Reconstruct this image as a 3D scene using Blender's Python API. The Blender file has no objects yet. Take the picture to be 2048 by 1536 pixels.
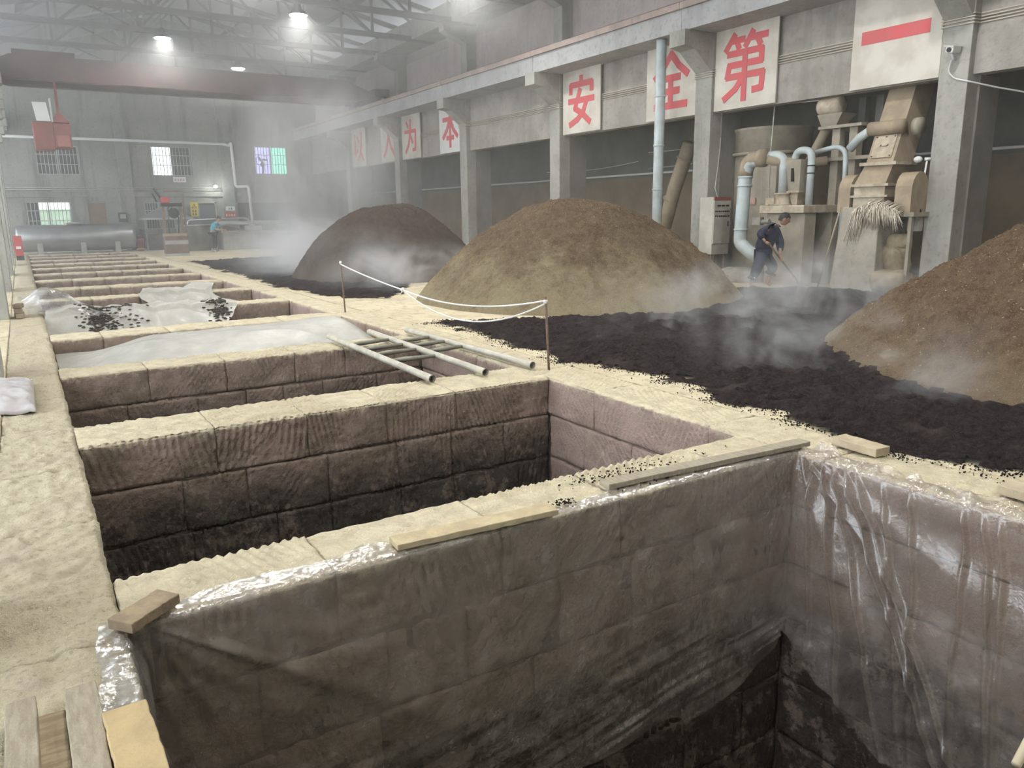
import bpy, bmesh, math, random
import numpy as np
from mathutils import Vector, Matrix

random.seed(7)
RNG = np.random.default_rng(7)
scene = bpy.context.scene
COL = scene.collection

# ---------------------------------------------------------------- camera
F_PX, W_PX = 1538.0, 2048.0
YAW, PITCH, ROLL = math.radians(31.9), math.radians(12.6), math.radians(-0.8)
_s, _c, _sp, _cp = math.sin(YAW), math.cos(YAW), math.sin(PITCH), math.cos(PITCH)
_fw = Vector((_s*_cp, _c*_cp, -_sp)); _rt = Vector((_c, -_s, 0)); _up = Vector((_s*_sp, _c*_sp, _cp))
_r2 = math.cos(ROLL)*_rt + math.sin(ROLL)*_up
_u2 = -math.sin(ROLL)*_rt + math.cos(ROLL)*_up
cd = bpy.data.cameras.new('camera'); cam = bpy.data.objects.new('camera', cd); COL.objects.link(cam)
cd.sensor_width = 36.0; cd.lens = F_PX/W_PX*36.0; cd.clip_start = 0.05; cd.clip_end = 300
cam.matrix_world = Matrix(((_r2.x, _u2.x, -_fw.x, 0), (_r2.y, _u2.y, -_fw.y, 0), (_r2.z, _u2.z, -_fw.z, 1.6), (0, 0, 0, 1)))
scene.camera = cam

# ---------------------------------------------------------------- world, exposure, lamp power
world = bpy.data.worlds.new('overcast_sky'); scene.world = world; world.use_nodes = True
bg = world.node_tree.nodes['Background']
bg.inputs[0].default_value = (0.86, 0.93, 1.0, 1); bg.inputs[1].default_value = 2.6
scene.view_settings.view_transform = 'Standard'; scene.view_settings.look = 'None'
scene.view_settings.exposure = 0.60; scene.view_settings.gamma = 1.0
scene.view_settings.use_curve_mapping = False
LAMP_W = 95.0
LAMP_RGB = (1.0, 0.98, 0.92)
LAMPS = [(8.1, 25.2), (4.98, 30.5), (8.56, 35.1), (5.2, 19.0), (10.6, 19.0),
         (2.6, 13.2), (8.1, 13.2), (5.2, 7.4), (10.6, 7.4), (1.5, 2.8), (8.1, 1.6)]
cy = scene.cycles
cy.use_adaptive_sampling = True; cy.adaptive_threshold = 0.045; cy.adaptive_min_samples = 16
cy.max_bounces = 4; cy.diffuse_bounces = 2; cy.glossy_bounces = 2; cy.transmission_bounces = 4
cy.transparent_max_bounces = 10; cy.volume_bounces = 1; cy.use_light_tree = False
cy.volume_step_rate = 1.5; cy.volume_max_steps = 48
cy.sample_clamp_indirect = 6.0; cy.caustics_reflective = False; cy.caustics_refractive = False
HAZE = 0.0026; HAZE_FAR = 0.0075

# ---------------------------------------------------------------- helpers
def setp(o, label=None, cat=None, group=None, kind=None):
    if label: o['label'] = label
    if cat: o['category'] = cat
    if group: o['group'] = group
    if kind: o['kind'] = kind
    return o

def thing(name, loc, label, cat, group=None, kind=None, rz=0.0):
    o = bpy.data.objects.new(name, None); COL.objects.link(o)
    o.location = loc; o.rotation_euler = (0, 0, rz); o.empty_display_size = 0.1
    return setp(o, label, cat, group, kind)

def off(parent):
    v = Vector((0, 0, 0)); p = parent
    while p is not None:
        v += Vector(p.location); p = p.parent
    return v

class MB:
    """collects primitives in world coordinates and links them as one mesh"""
    def __init__(s): s.v = []; s.f = []
    def add(s, vs, fs):
        n = len(s.v); s.v += [tuple(map(float, v)) for v in vs]; s.f += [tuple(i+n for i in f) for f in fs]; return s
    def box(s, x0, x1, y0, y1, z0, z1):
        return s.add([(x0,y0,z0),(x1,y0,z0),(x1,y1,z0),(x0,y1,z0),(x0,y0,z1),(x1,y0,z1),(x1,y1,z1),(x0,y1,z1)],
                     [(0,3,2,1),(4,5,6,7),(0,1,5,4),(1,2,6,5),(2,3,7,6),(3,0,4,7)])
    def obox(s, o, a, b, c):
        """oriented box: corner o and edge vectors a, b, c"""
        o, a, b, c = map(Vector, (o, a, b, c))
        return s.add([o, o+a, o+a+b, o+b, o+c, o+a+c, o+a+b+c, o+b+c],
                     [(0,3,2,1),(4,5,6,7),(0,1,5,4),(1,2,6,5),(2,3,7,6),(3,0,4,7)])
    def bar(s, p, q, w, h=None):
        """square bar from p to q"""
        p, q = Vector(p), Vector(q); h = h or w
        d = (q-p).normalized(); t = Vector((0,0,1)) if abs(d.z) < .9 else Vector((0,1,0))
        a = d.cross(t).normalized()*w; b = a.cross(d).normalized()*h
        return s.obox(p-a/2-b/2, a, b, q-p)
    def tube(s, pts, r, n=10, cap=True):
        pts = [Vector(p) for p in pts]; m = len(pts)
        rs = r if isinstance(r, (list, tuple)) else [r]*m
        d0 = (pts[1]-pts[0]).normalized()
        t = Vector((0,0,1)) if abs(d0.z) < .9 else Vector((1,0,0))
        a = d0.cross(t).normalized(); vs = []; fs = []
        for i, p in enumerate(pts):
            d = ((pts[min(i+1, m-1)]-p).normalized() + (p-pts[max(i-1, 0)]).normalized())
            d = d.normalized() if d.length > 1e-6 else d0
            a = (a - d*a.dot(d)).normalized(); b = d.cross(a)
            for k in range(n):
                w = 2*math.pi*k/n; vs.append(p + (a*math.cos(w)+b*math.sin(w))*rs[i])
        for i in range(m-1):
            for k in range(n):
                k2 = (k+1) % n; fs.append((i*n+k, i*n+k2, (i+1)*n+k2, (i+1)*n+k))
        if cap:
            fs.append(tuple(range(n-1, -1, -1))); fs.append(tuple(range((m-1)*n, m*n)))
        return s.add(vs, fs)
    def lathe(s, prof, c=(0,0,0), n=24, axis='z', cap=True):
        """profile [(r, h)] around axis through c"""
        vs = []; fs = []; m = len(prof)
        for r, h in prof:
            for k in range(n):
                w = 2*math.pi*k/n; x, y = r*math.cos(w), r*math.sin(w)
                vs.append({'z': (c[0]+x, c[1]+y, c[2]+h), 'x': (c[0]+h, c[1]+x, c[2]+y), 'y': (c[0]+y, c[1]+h, c[2]+x)}[axis])
        for i in range(m-1):
            for k in range(n):
                k2 = (k+1) % n; fs.append((i*n+k, i*n+k2, (i+1)*n+k2, (i+1)*n+k))
        if cap:
            fs.append(tuple(range(n-1, -1, -1))); fs.append(tuple(range((m-1)*n, m*n)))
        return s.add(vs, fs)
    def prism(s, poly, a, b, axis='y'):
        """polygon in the other two axes, extruded from a to b along axis"""
        n = len(poly)
        g = {'y': lambda p, t: (p[0], t, p[1]), 'x': lambda p, t: (t, p[0], p[1]), 'z': lambda p, t: (p[0], p[1], t)}[axis]
        vs = [g(p, a) for p in poly]+[g(p, b) for p in poly]
        fs = [tuple(range(n-1, -1, -1)), tuple(range(n, 2*n))]+[(i, (i+1) % n, (i+1) % n+n, i+n) for i in range(n)]
        return s.add(vs, fs)
    def blob(s, c, r, n=10, m=7, jit=0.0, rot=0.0):
        c = Vector(c); r = Vector(r) if not isinstance(r, (int, float)) else Vector((r, r, r))
        vs = [c+Vector((0, 0, -r.z))]; fs = []
        cr, sr = math.cos(rot), math.sin(rot)
        for i in range(1, m):
            ph = -math.pi/2+math.pi*i/m
            for k in range(n):
                w = 2*math.pi*k/n; j = 1+random.uniform(-jit, jit)
                x, y = r.x*math.cos(ph)*math.cos(w)*j, r.y*math.cos(ph)*math.sin(w)*j
                vs.append(c+Vector((x*cr-y*sr, x*sr+y*cr, r.z*math.sin(ph)*j)))
        vs.append(c+Vector((0, 0, r.z))); t = len(vs)-1
        for k in range(n):
            k2 = (k+1) % n
            fs.append((0, 1+k2, 1+k))
            for i in range(m-2):
                fs.append((1+i*n+k, 1+i*n+k2, 1+(i+1)*n+k2, 1+(i+1)*n+k))
            fs.append((t, 1+(m-2)*n+k, 1+(m-2)*n+k2))
        return s.add(vs, fs)
    def build(s, name, mat, parent=None, smooth=False, bevel=0.0, fix=True, **kw):
        o = Vector((0, 0, 0)) if parent is None else off(parent)
        loc = Vector((0, 0, 0))
        me = bpy.data.meshes.new(name)
        me.from_pydata([(v[0]-o.x, v[1]-o.y, v[2]-o.z) for v in s.v], [], s.f)
        if fix:
            b = bmesh.new(); b.from_mesh(me); bmesh.ops.recalc_face_normals(b, faces=b.faces); b.to_mesh(me); b.free()
        return link(name, me, mat, parent, smooth, bevel, **kw)

def link(name, me, mat, parent=None, smooth=False, bevel=0.0, label=None, cat=None, group=None, kind=None):
    ob = bpy.data.objects.new(name, me); COL.objects.link(ob)
    for m in (mat if isinstance(mat, (list, tuple)) else [mat]): me.materials.append(m)
    if smooth: me.polygons.foreach_set('use_smooth', [True]*len(me.polygons))
    if bevel:
        md = ob.modifiers.new('edge', 'BEVEL'); md.width = bevel; md.segments = 2; md.limit_method = 'ANGLE'
    if parent is not None: ob.parent = parent
    return setp(ob, label, cat, group, kind)

def npmesh(name, V, Fq, mat, parent=None, smooth=True, **kw):
    o = Vector((0, 0, 0)) if parent is None else off(parent)
    me = bpy.data.meshes.new(name)
    V = np.asarray(V, dtype=float)-np.array([o.x, o.y, o.z])
    me.from_pydata(V.tolist(), [], [tuple(f) for f in Fq]); me.update()
    return link(name, me, mat, parent, smooth, **kw)

def gridfaces(nu, nv, o=0):
    i, j = np.meshgrid(np.arange(nu-1), np.arange(nv-1), indexing='ij'); a = (i*nv+j+o).ravel()
    return np.stack([a, a+nv, a+nv+1, a+1], 1).tolist()

# value noise on numpy arrays ------------------------------------------------
_perm = np.random.default_rng(3).random(65536)
def _h(ix, iy, iz):
    return _perm[((ix*73856093) ^ (iy*19349663) ^ (iz*83492791)) & 65535]
def vnoise(x, y, z):
    x, y, z = np.broadcast_arrays(np.asarray(x, float), np.asarray(y, float), np.asarray(z, float))
    ix, iy, iz = np.floor(x).astype(np.int64), np.floor(y).astype(np.int64), np.floor(z).astype(np.int64)
    fx, fy, fz = x-ix, y-iy, z-iz
    fx, fy, fz = [t*t*(3-2*t) for t in (fx, fy, fz)]
    r = 0
    for a in (0, 1):
        for b in (0, 1):
            for c in (0, 1):
                r = r + _h(ix+a, iy+b, iz+c)*(fx if a else 1-fx)*(fy if b else 1-fy)*(fz if c else 1-fz)
    return r*2-1
def fbm(x, y, z, o=4):
    r = 0; a = 1.0; s = 1.0
    for i in range(o):
        r = r + a*vnoise(x*s+i*17.3, y*s+i*5.1, z*s+i*9.7); a *= .5; s *= 2.03
    return r

# materials -------------------------------------------------------------------
MATS = {}
class NT:
    def __init__(s, name):
        s.m = bpy.data.materials.new(name); s.m.use_nodes = True; s.t = s.m.node_tree
        s.n = s.t.nodes; s.b = s.n['Principled BSDF']; s.out = s.n['Material Output']; MATS[name] = s.m
    def new(s, ty, **kw):
        n = s.n.new(ty)
        for k, v in kw.items(): setattr(n, k, v)
        return n
    def l(s, a, b): s.t.links.new(a, b)
    def pos(s):
        return s.new('ShaderNodeNewGeometry').outputs['Position']
    def noise(s, scale, detail=5, rough=.6, vec=None, dist=0.0, stretch=None):
        n = s.new('ShaderNodeTexNoise'); n.inputs['Scale'].default_value = scale; n.inputs['Detail'].default_value = min(detail, 4)
        n.inputs['Roughness'].default_value = rough; n.inputs['Distortion'].default_value = dist
        v = vec or s.pos()
        if stretch:
            mp = s.new('ShaderNodeMapping'); mp.inputs['Scale'].default_value = stretch; s.l(v, mp.inputs['Vector']); v = mp.outputs[0]
        s.l(v, n.inputs['Vector']); return n.outputs['Fac']
    def ramp(s, fac, a, b, ca=(0, 0, 0, 1), cb=(1, 1, 1, 1)):
        n = s.new('ShaderNodeMapRange'); n.inputs['From Min'].default_value = a; n.inputs['From Max'].default_value = b
        n.interpolation_type = 'SMOOTHSTEP'; s.l(fac, n.inputs['Value']); return n.outputs['Result']
    def mix(s, fac, a, b):
        n = s.new('ShaderNodeMix', data_type='RGBA')
        for v, i in ((fac, 0), (a, 6), (b, 7)):
            if isinstance(v, (int, float)): n.inputs[i].default_value = v
            elif isinstance(v, tuple): n.inputs[i].default_value = (*v[:3], 1)
            else: s.l(v, n.inputs[i])
        return n.outputs[2]
    def math(s, op, a, b=None):
        n = s.new('ShaderNodeMath', operation=op)
        for v, i in ((a, 0), (b, 1)):
            if v is None: continue
            if isinstance(v, (int, float)): n.inputs[i].default_value = v
            else: s.l(v, n.inputs[i])
        return n.outputs[0]
    def xyz(s, v):
        n = s.new('ShaderNodeSeparateXYZ'); s.l(v, n.inputs[0]); return n.outputs
    def bump(s, h, strength, dist=.02):
        n = s.new('ShaderNodeBump'); n.inputs['Strength'].default_value = strength; n.inputs['Distance'].default_value = dist
        s.l(h, n.inputs['Height']); s.l(n.outputs[0], s.b.inputs['Normal'])
    def base(s, c): 
        if isinstance(c, tuple): s.b.inputs['Base Color'].default_value = (*c[:3], 1)
        else: s.l(c, s.b.inputs['Base Color'])
    def rough(s, r):
        if isinstance(r, (int, float)): s.b.inputs['Roughness'].default_value = r
        else: s.l(r, s.b.inputs['Roughness'])

def M(name, c1, c2=None, scale=4.0, rough=.8, metal=0.0, bump=0.0, bscale=40.0, stretch=None, lo=.35, hi=.65, spec=None):
    if name in MATS: return MATS[name]
    t = NT(name); t.rough(rough); t.b.inputs['Metallic'].default_value = metal
    if spec is not None: t.b.inputs['Specular IOR Level'].default_value = spec
    if c2 is None: t.base(c1)
    else: t.base(t.mix(t.ramp(t.noise(scale, stretch=stretch), lo, hi), c1, c2))
    if bump: t.bump(t.noise(bscale, 4), bump)
    return t.m

DUST = (0.70, 0.615, 0.425); DUST2 = (0.54, 0.46, 0.315)
def stone_mat(name, z0, z1, pink=(0.345, 0.245, 0.195), brown=(0.225, 0.165, 0.12), mud=(0.046, 0.037, 0.027)):
    t = NT(name); t.rough(.85)
    geo = t.new('ShaderNodeNewGeometry'); pos = geo.outputs['Position']
    nz = t.xyz(geo.outputs['Normal'])[2]; z = t.xyz(pos)[2]
    n1 = t.noise(2.3, 6, .65); n2 = t.noise(11, 5, .6); n3 = t.noise(60, 3)
    col = t.mix(t.ramp(n1, .38, .62), pink, brown)
    col = t.mix(t.math('MULTIPLY', t.ramp(n2, .48, .7), .5), col, (0.40, 0.315, 0.245))
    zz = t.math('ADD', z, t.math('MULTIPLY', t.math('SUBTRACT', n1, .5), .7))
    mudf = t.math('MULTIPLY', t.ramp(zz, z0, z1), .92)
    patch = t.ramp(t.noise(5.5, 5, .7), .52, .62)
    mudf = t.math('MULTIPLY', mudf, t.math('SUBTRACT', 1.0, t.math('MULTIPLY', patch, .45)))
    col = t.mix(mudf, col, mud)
    dust = t.mix(t.ramp(t.noise(7, 6, .7), .35, .7), DUST, DUST2)
    df = t.math('MULTIPLY', t.ramp(nz, .35, .75), t.ramp(z, -.12, -.04))
    edge = t.math('MULTIPLY', t.math('MULTIPLY', t.ramp(z, -.09, -.01), t.ramp(n2, .45, .6)), .55)
    col = t.mix(t.math('MAXIMUM', df, edge), col, dust)
    t.base(col)
    p3 = t.xyz(pos)
    def lines(a, b, c):
        s = t.math('ADD', t.math('ADD', t.math('MULTIPLY', p3[0], a), t.math('MULTIPLY', p3[1], b)), t.math('MULTIPLY', p3[2], c))
        return t.math('SINE', t.math('ADD', s, t.math('MULTIPLY', n1, 9.0)))
    sel = t.ramp(t.noise(1.7, 1), .46, .54)
    mx = t.new('ShaderNodeMix'); t.l(sel, mx.inputs[0]); t.l(lines(120, 115, 40), mx.inputs[2]); t.l(lines(95, 100, -85), mx.inputs[3])
    msk = t.ramp(t.noise(2.9, 2), .40, .60)
    ch = t.math('MULTIPLY', t.math('MULTIPLY', mx.outputs[0], msk), .16)
    t.bump(t.math('ADD', t.math('ADD', t.noise(28, 4, .7), t.math('MULTIPLY', n3, .4)), ch), .8, .022)
    return t.m
STONE = stone_mat('pit_stone', -.30, -.78)
STONE_F = stone_mat('pit_stone_front', -.92, -1.22, pink=(0.33, 0.25, 0.195), brown=(0.25, 0.20, 0.145), mud=(0.035, 0.025, 0.017))
STONE_P = stone_mat('pit_stone_pink_lit', -.75, -1.3, pink=(0.46, 0.33, 0.28), brown=(0.37, 0.265, 0.215))  # paler copy of the pit stone: light from the left put into the colour

STONE_LIT_F = stone_mat('pit_stone_pink_lit_front', -.95, -1.25, pink=(0.42, 0.30, 0.25), brown=(0.34, 0.25, 0.195), mud=(0.035, 0.025, 0.017))  # same side-lit tint in the colour, for the film-lined pit

def dusty_ground():
    t = NT('dusty_ground'); t.rough(.9)
    n1 = t.noise(.9, 6, .6); n2 = t.noise(9, 6, .7, stretch=(1, .45, 1))
    col = t.mix(t.ramp(n1, .35, .7), DUST, (0.55, 0.46, 0.30))
    col = t.mix(t.math('MULTIPLY', t.ramp(n2, .50, .66), .7), col, (0.38, 0.30, 0.195))
    t.base(col); t.bump(t.math('ADD', t.noise(22, 7, .75), t.noise(70, 3)), .5, .02)
    return t.m
GROUND = dusty_ground()
def pecked_stone():
    t = NT('pecked_stone'); t.rough(.9)
    n1 = t.noise(36, 4, .8); n2 = t.noise(1.6, 4)
    col = t.mix(t.ramp(n1, .48, .70), DUST, (0.47, 0.385, 0.27))
    col = t.mix(t.math('MULTIPLY', t.ramp(n2, .45, .7), .4), col, (0.50, 0.40, 0.31))
    t.base(col); t.bump(t.noise(45, 4, .8), 1.0, .025)
    return t.m
PECKED = pecked_stone()
CLOD = M('mud_clod', (0.07, 0.052, 0.04), (0.04, 0.03, 0.024), 20, .85)
MUD = M('pit_mud', (0.018, 0.014, 0.011), (0.030, 0.022, 0.016), 3, .8, bump=.5, bscale=12)
MORTAR = M('mortar', (0.27, 0.21, 0.165), (0.13, 0.10, 0.075), 3, .95, bump=.4)

def concrete(name, a, b, streak=.35, dark=(0.20, 0.19, 0.17), scale=1.2):
    t = NT(name); t.rough(.88)
    n1 = t.noise(scale, 6, .62); n2 = t.noise(1.0, 5, .6, stretch=(2.2, 2.2, .22)); n3 = t.noise(9, 5)
    col = t.mix(t.ramp(n1, .35, .68), a, b)
    col = t.mix(t.math('MULTIPLY', t.ramp(n2, .5, .68), streak), col, dark)
    col = t.mix(t.math('MULTIPLY', t.ramp(n3, .52, .70), .42), col, dark)
    t.base(col); t.bump(t.noise(16, 6, .65), .4, .02)
    return t.m
CONC = concrete('column_concrete', (0.42, 0.41, 0.37), (0.33, 0.32, 0.285))
CONC_L = concrete('lintel_plaster', (0.40, 0.37, 0.33), (0.30, 0.275, 0.24))
GIRDER = concrete('girder_concrete', (0.46, 0.46, 0.455), (0.39, 0.39, 0.385), .2)
FLANGE = concrete('flange_rust_concrete', (0.46, 0.36, 0.315), (0.36, 0.29, 0.255), .25)
UPWALL = concrete('upper_wall_plaster', (0.52, 0.455, 0.425), (0.44, 0.385, 0.36), .35, (0.28, 0.25, 0.24))
BACKWALL = concrete('back_wall_plaster', (0.31, 0.305, 0.27), (0.235, 0.235, 0.205), .55, (0.08, 0.08, 0.072), .5)
PIER = concrete('pier_concrete', (0.25, 0.235, 0.21), (0.19, 0.18, 0.16), .3)
def lower_wall():
    t = NT('aisle_wall_paint'); t.rough(.9)
    z = t.xyz(t.pos())[2]; n = t.noise(1.1, 5)
    br = t.mix(t.ramp(n, .35, .65), (0.25, 0.185, 0.125), (0.19, 0.145, 0.10))
    gr = t.mix(t.ramp(n, .35, .65), (0.17, 0.165, 0.145), (0.13, 0.125, 0.11))
    t.base(t.mix(t.ramp(z, 2.66, 2.68), br, gr)); return t.m
AISLE = lower_wall()
ROOF = M('roof_sheet', (0.50, 0.50, 0.51), (0.42, 0.42, 0.43), .6, .8)
STEEL_G = M('truss_steel', (0.16, 0.16, 0.158), (0.22, 0.215, 0.21), 3, .6)
STEEL = M('stainless_steel', (0.62, 0.63, 0.64), (0.52, 0.53, 0.54), 2, .32, .9)
TANKST = M('tank_steel', (0.40, 0.41, 0.41), (0.33, 0.34, 0.34), 1.2, .38, .75)
CRANE = M('crane_paint', (0.16, 0.085, 0.08), (0.11, 0.075, 0.07), 1.5, .7)
REDCAB = M('red_cab_paint', (0.27, 0.05, 0.04), (0.19, 0.05, 0.04), 1.5, .6)
RED = M('red_paint', (0.55, 0.035, 0.03), (0.42, 0.04, 0.035), 6, .5)
WHITE = M('white_plastic', (0.78, 0.78, 0.76), rough=.5)
BLACK = M('black_rubber', (0.015, 0.015, 0.016), rough=.6)
DARK = M('dark_void', (0.015, 0.015, 0.014), rough=.9)
DUSTY_METAL = M('dusty_machine_paint', (0.40, 0.355, 0.275), (0.32, 0.28, 0.22), 3, .75, bump=.15)
DUSTY_TAN = M('dusty_tan_steel', (0.40, 0.315, 0.215), (0.32, 0.25, 0.175), 4, .75, bump=.15)
DUSTY_PALE = M('dusty_pale_steel', (0.54, 0.475, 0.37), (0.39, 0.31, 0.22), 5, .7, bump=.15)
GREYGREEN = M('greygreen_paint', (0.46, 0.465, 0.41), (0.38, 0.38, 0.34), 2, .7)
PVC = M('blue_grey_pvc', (0.56, 0.63, 0.65), (0.46, 0.50, 0.49), 2.5, .45)
PVC_D = M('dusty_pvc', (0.42, 0.36, 0.27), (0.50, 0.47, 0.40), 4, .7)
PVC_B = M('brown_dusty_pipe', (0.36, 0.29, 0.20), (0.28, 0.225, 0.16), 3, .8)
CABIN = M('cabinet_paint', (0.56, 0.55, 0.48), (0.44, 0.42, 0.36), 2.5, .55)
WOOD = M('old_wood', (0.52, 0.41, 0.26), (0.38, 0.29, 0.185), 9, .85, bump=.3, stretch=(1, 6, 6))
WOODG = M('grey_wood', (0.42, 0.365, 0.27), (0.33, 0.28, 0.205), 9, .85, bump=.3, stretch=(6, 1, 6))
DOORW = M('door_wood', (0.22, 0.125, 0.06), (0.17, 0.10, 0.05), 3, .7)
RUST = M('rusty_steel', (0.23, 0.145, 0.10), (0.15, 0.10, 0.075), 20, .8)
ROPE = M('white_rope', (0.86, 0.85, 0.80), (0.72, 0.70, 0.66), 90, .8)
TUBEM = M('dusty_galvanised_tube', (0.62, 0.58, 0.48), (0.48, 0.44, 0.36), 6, .5, .3)
RUNGM = M('dull_tube', (0.33, 0.315, 0.25), (0.25, 0.24, 0.19), 8, .55, .3)
SIGNW = M('sign_board_white', (0.68, 0.64, 0.56), (0.56, 0.51, 0.44), 1.6, .7)
SIGNN = M('sign_board_new', (0.80, 0.80, 0.78), (0.74, 0.74, 0.72), 2, .6)
SIGNR = M('sign_red_paint', (0.66, 0.11, 0.12), (0.58, 0.13, 0.13), 3, .7)

# ================================================================= THE SETTING
ST = 'structure'
PX0, PX1 = 0.15, 4.23                 # pit sides
CX1 = 4.75                            # outer edge of the kerb
WY = [3.2, 6.1, 9.03, 11.95, 14.9, 17.8, 20.7, 23.65, 26.55, 29.5, 32.4, 35.3, 38.2, 40.9]
WT = [.47, .63, .50, .60, .52, .52, .50, .50, .50, .50, .50, .50, .50, .50]
PIT_Z = -3.0
YB, YF = 44.0, -6.0                   # back and front wall of the hall
XR, XCOL, XLIN, XUP = 18.0, 14.2, 14.36, 14.72    # aisle wall, column front, lintel front

fl = thing('floor', (0, 0, 0), 'pale yellow dusty concrete floor around the pits', 'floor', kind=ST)
m = MB(); m.box(CX1, XR, YF, YB, -.25, 0); m.build('floor_slab', GROUND, fl)
m = MB(); m.box(-8, -.33, YF, YB, -.25, -.004); m.build('floor_slab', GROUND, fl)
m = MB(); m.box(-.33, CX1, YF, .72, -3.1, -.002); m.build('floor_slab', GROUND, fl)
m = MB(); m.box(-.33, CX1, 41.45, YB, -.25, -.002); m.build('floor_slab', GROUND, fl)
m = MB(); m.box(PX0-.1, PX1+.1, .7, 41.5, PIT_Z-.1, PIT_Z); m.build('pit_bottom', MUD, fl)

def block(parent, o, a, b, L, D, Hh, res, seed, mat, top=True, amp=.010, groove=.005, name='stone_block', rough_top=0.0, joint=1.0):
    """one dressed stone: front face at b=0, top at c=0, real relief on front and top"""
    rng = np.random.default_rng(seed)
    nx = max(3, int(L/res)+1); nz = max(3, int(Hh/res)+1); ny = max(3, int(D/res)+1) if top else 2
    A = np.array(a, float); B = np.array(b, float); O = np.array(o, float)
    u = np.linspace(0, L, nx); w = np.linspace(0, Hh, nz); d = np.linspace(0, D, ny)
    # front grid (x, z down)
    UF, WF = np.meshgrid(u, w, indexing='ij')
    P = np.stack([UF, np.zeros_like(UF), -WF], -1).reshape(-1, 3)
    idx_front = lambda i, k: i*nz+k
    UT, DT = np.meshgrid(u, d[1:], indexing='ij')
    T = np.stack([UT, DT, np.zeros_like(UT)], -1).reshape(-1, 3)
    nf = len(P)
    idx_top = lambda i, j: idx_front(i, 0) if j == 0 else nf+i*(ny-1)+j-1
    V = np.concatenate([P, T])
    isf = np.concatenate([np.ones(nf), np.zeros(len(T))]); ist = np.concatenate([(np.tile(np.arange(nz), nx) == 0)*1.0, np.ones(len(T))])
    W = O+V[:, :1]*A+V[:, 1:2]*B+V[:, 2:]*np.array([0, 0, 1.])
    big = fbm(W[:, 0]*4, W[:, 1]*4, W[:, 2]*4+seed, 3)
    fine = fbm(W[:, 0]*19, W[:, 1]*19, W[:, 2]*19, 2)
    ang = rng.choice([-.6, .6, .9, -.9, 0.25]) + rng.normal()*.15
    per = rng.uniform(.042, .055)
    grt = np.cos(2*np.pi*((V[:, 0]*math.cos(ang)+V[:, 1]*math.sin(ang))/per)+2.2*big)
    ang2 = rng.choice([.2, -.2, .35, .0])
    grf = np.cos(2*np.pi*((V[:, 0]*math.cos(ang2)+V[:, 2]*math.sin(ang2))/per)+2.5*big)
    gm = np.clip(.85+fbm(W[:, 0]*2.2, W[:, 1]*2.2, W[:, 2]*2.2+3, 2)*1.2, 0, 1)
    gf = groove*np.clip(gm*1.2-.2, 0, 1)
    dfront = amp*big+amp*.45*fine+gf*grf
    dtop = amp*.55*big+amp*.35*fine+groove*gm*grt*(0.9 if not rough_top else .15)+rough_top*fine
    # rounded arrises
    ex = np.minimum(V[:, 0], L-V[:, 0]); ez = Hh+V[:, 2]
    rnd = lambda e, r: np.where(e < r, (1-np.sqrt(np.clip(1-(1-e/r)**2, 0, 1))), 0)
    dfront -= joint*(.011*rnd(ex, .020)+.013*rnd(ez, .022)+.014*rnd(-V[:, 2], .024*(1 if joint == 1 else .6)))
    dtop -= .007*rnd(ex, .016)+.012*rnd(V[:, 1], .022)
    W = W-B*(dfront*isf)[:, None]+np.array([0, 0, 1.])*(dtop*ist)[:, None]
    Fc = gridfaces(nx, nz)
    if top:
        for i in range(nx-1):
            for j in range(ny-1):
                Fc.append((idx_top(i, j), idx_top(i, j+1), idx_top(i+1, j+1), idx_top(i+1, j)))
    n = len(W)
    bl, br = O+B*D-np.array([0, 0, Hh]), O+A*L+B*D-np.array([0, 0, Hh])
    ex2 = [bl, br]
    if not top:
        ex2 += [O+B*D, O+A*L+B*D]; tl, tr = [n+2], [n+3]
        W = np.concatenate([W[:nf], np.array(ex2)]); n = nf; tl, tr = [n+2], [n+3]
        Fc = gridfaces(nx, nz)
        Fc.append([idx_front(i, 0) for i in range(nx)]+[n+3, n+2])
        Fc.append([n, n+1, n+3, n+2])
    else:
        W = np.concatenate([W, np.array(ex2)])
        tl = [idx_top(0, j) for j in range(1, ny)]; tr = [idx_top(nx-1, j) for j in range(1, ny)]
        Fc.append([n, n+1]+[idx_top(i, ny-1) for i in range(nx-1, -1, -1)])
    Fc.append([idx_front(0, k) for k in range(nz)]+[n]+(tl[::-1]))
    Fc.append([idx_front(nx-1, k) for k in range(nz)]+[n+1]+(tr[::-1]))
    Fc.append([idx_front(i, nz-1) for i in range(nx)]+[n+1, n])
    of = off(parent)
    me = bpy.data.meshes.new(name); me.from_pydata((W-np.array([of.x, of.y, of.z])).tolist(), [], Fc)
    bm = bmesh.new(); bm.from_mesh(me); bmesh.ops.recalc_face_normals(bm, faces=bm.faces); bm.to_mesh(me); bm.free()
    return link(name, me, mat, parent, True)

def split(L, lo, hi, rng):
    out = []; x = 0
    while L-x > hi*1.25:
        w = rng.uniform(lo, hi); out.append((x, w)); x += w
    out.append((x, L-x)); return out

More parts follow.
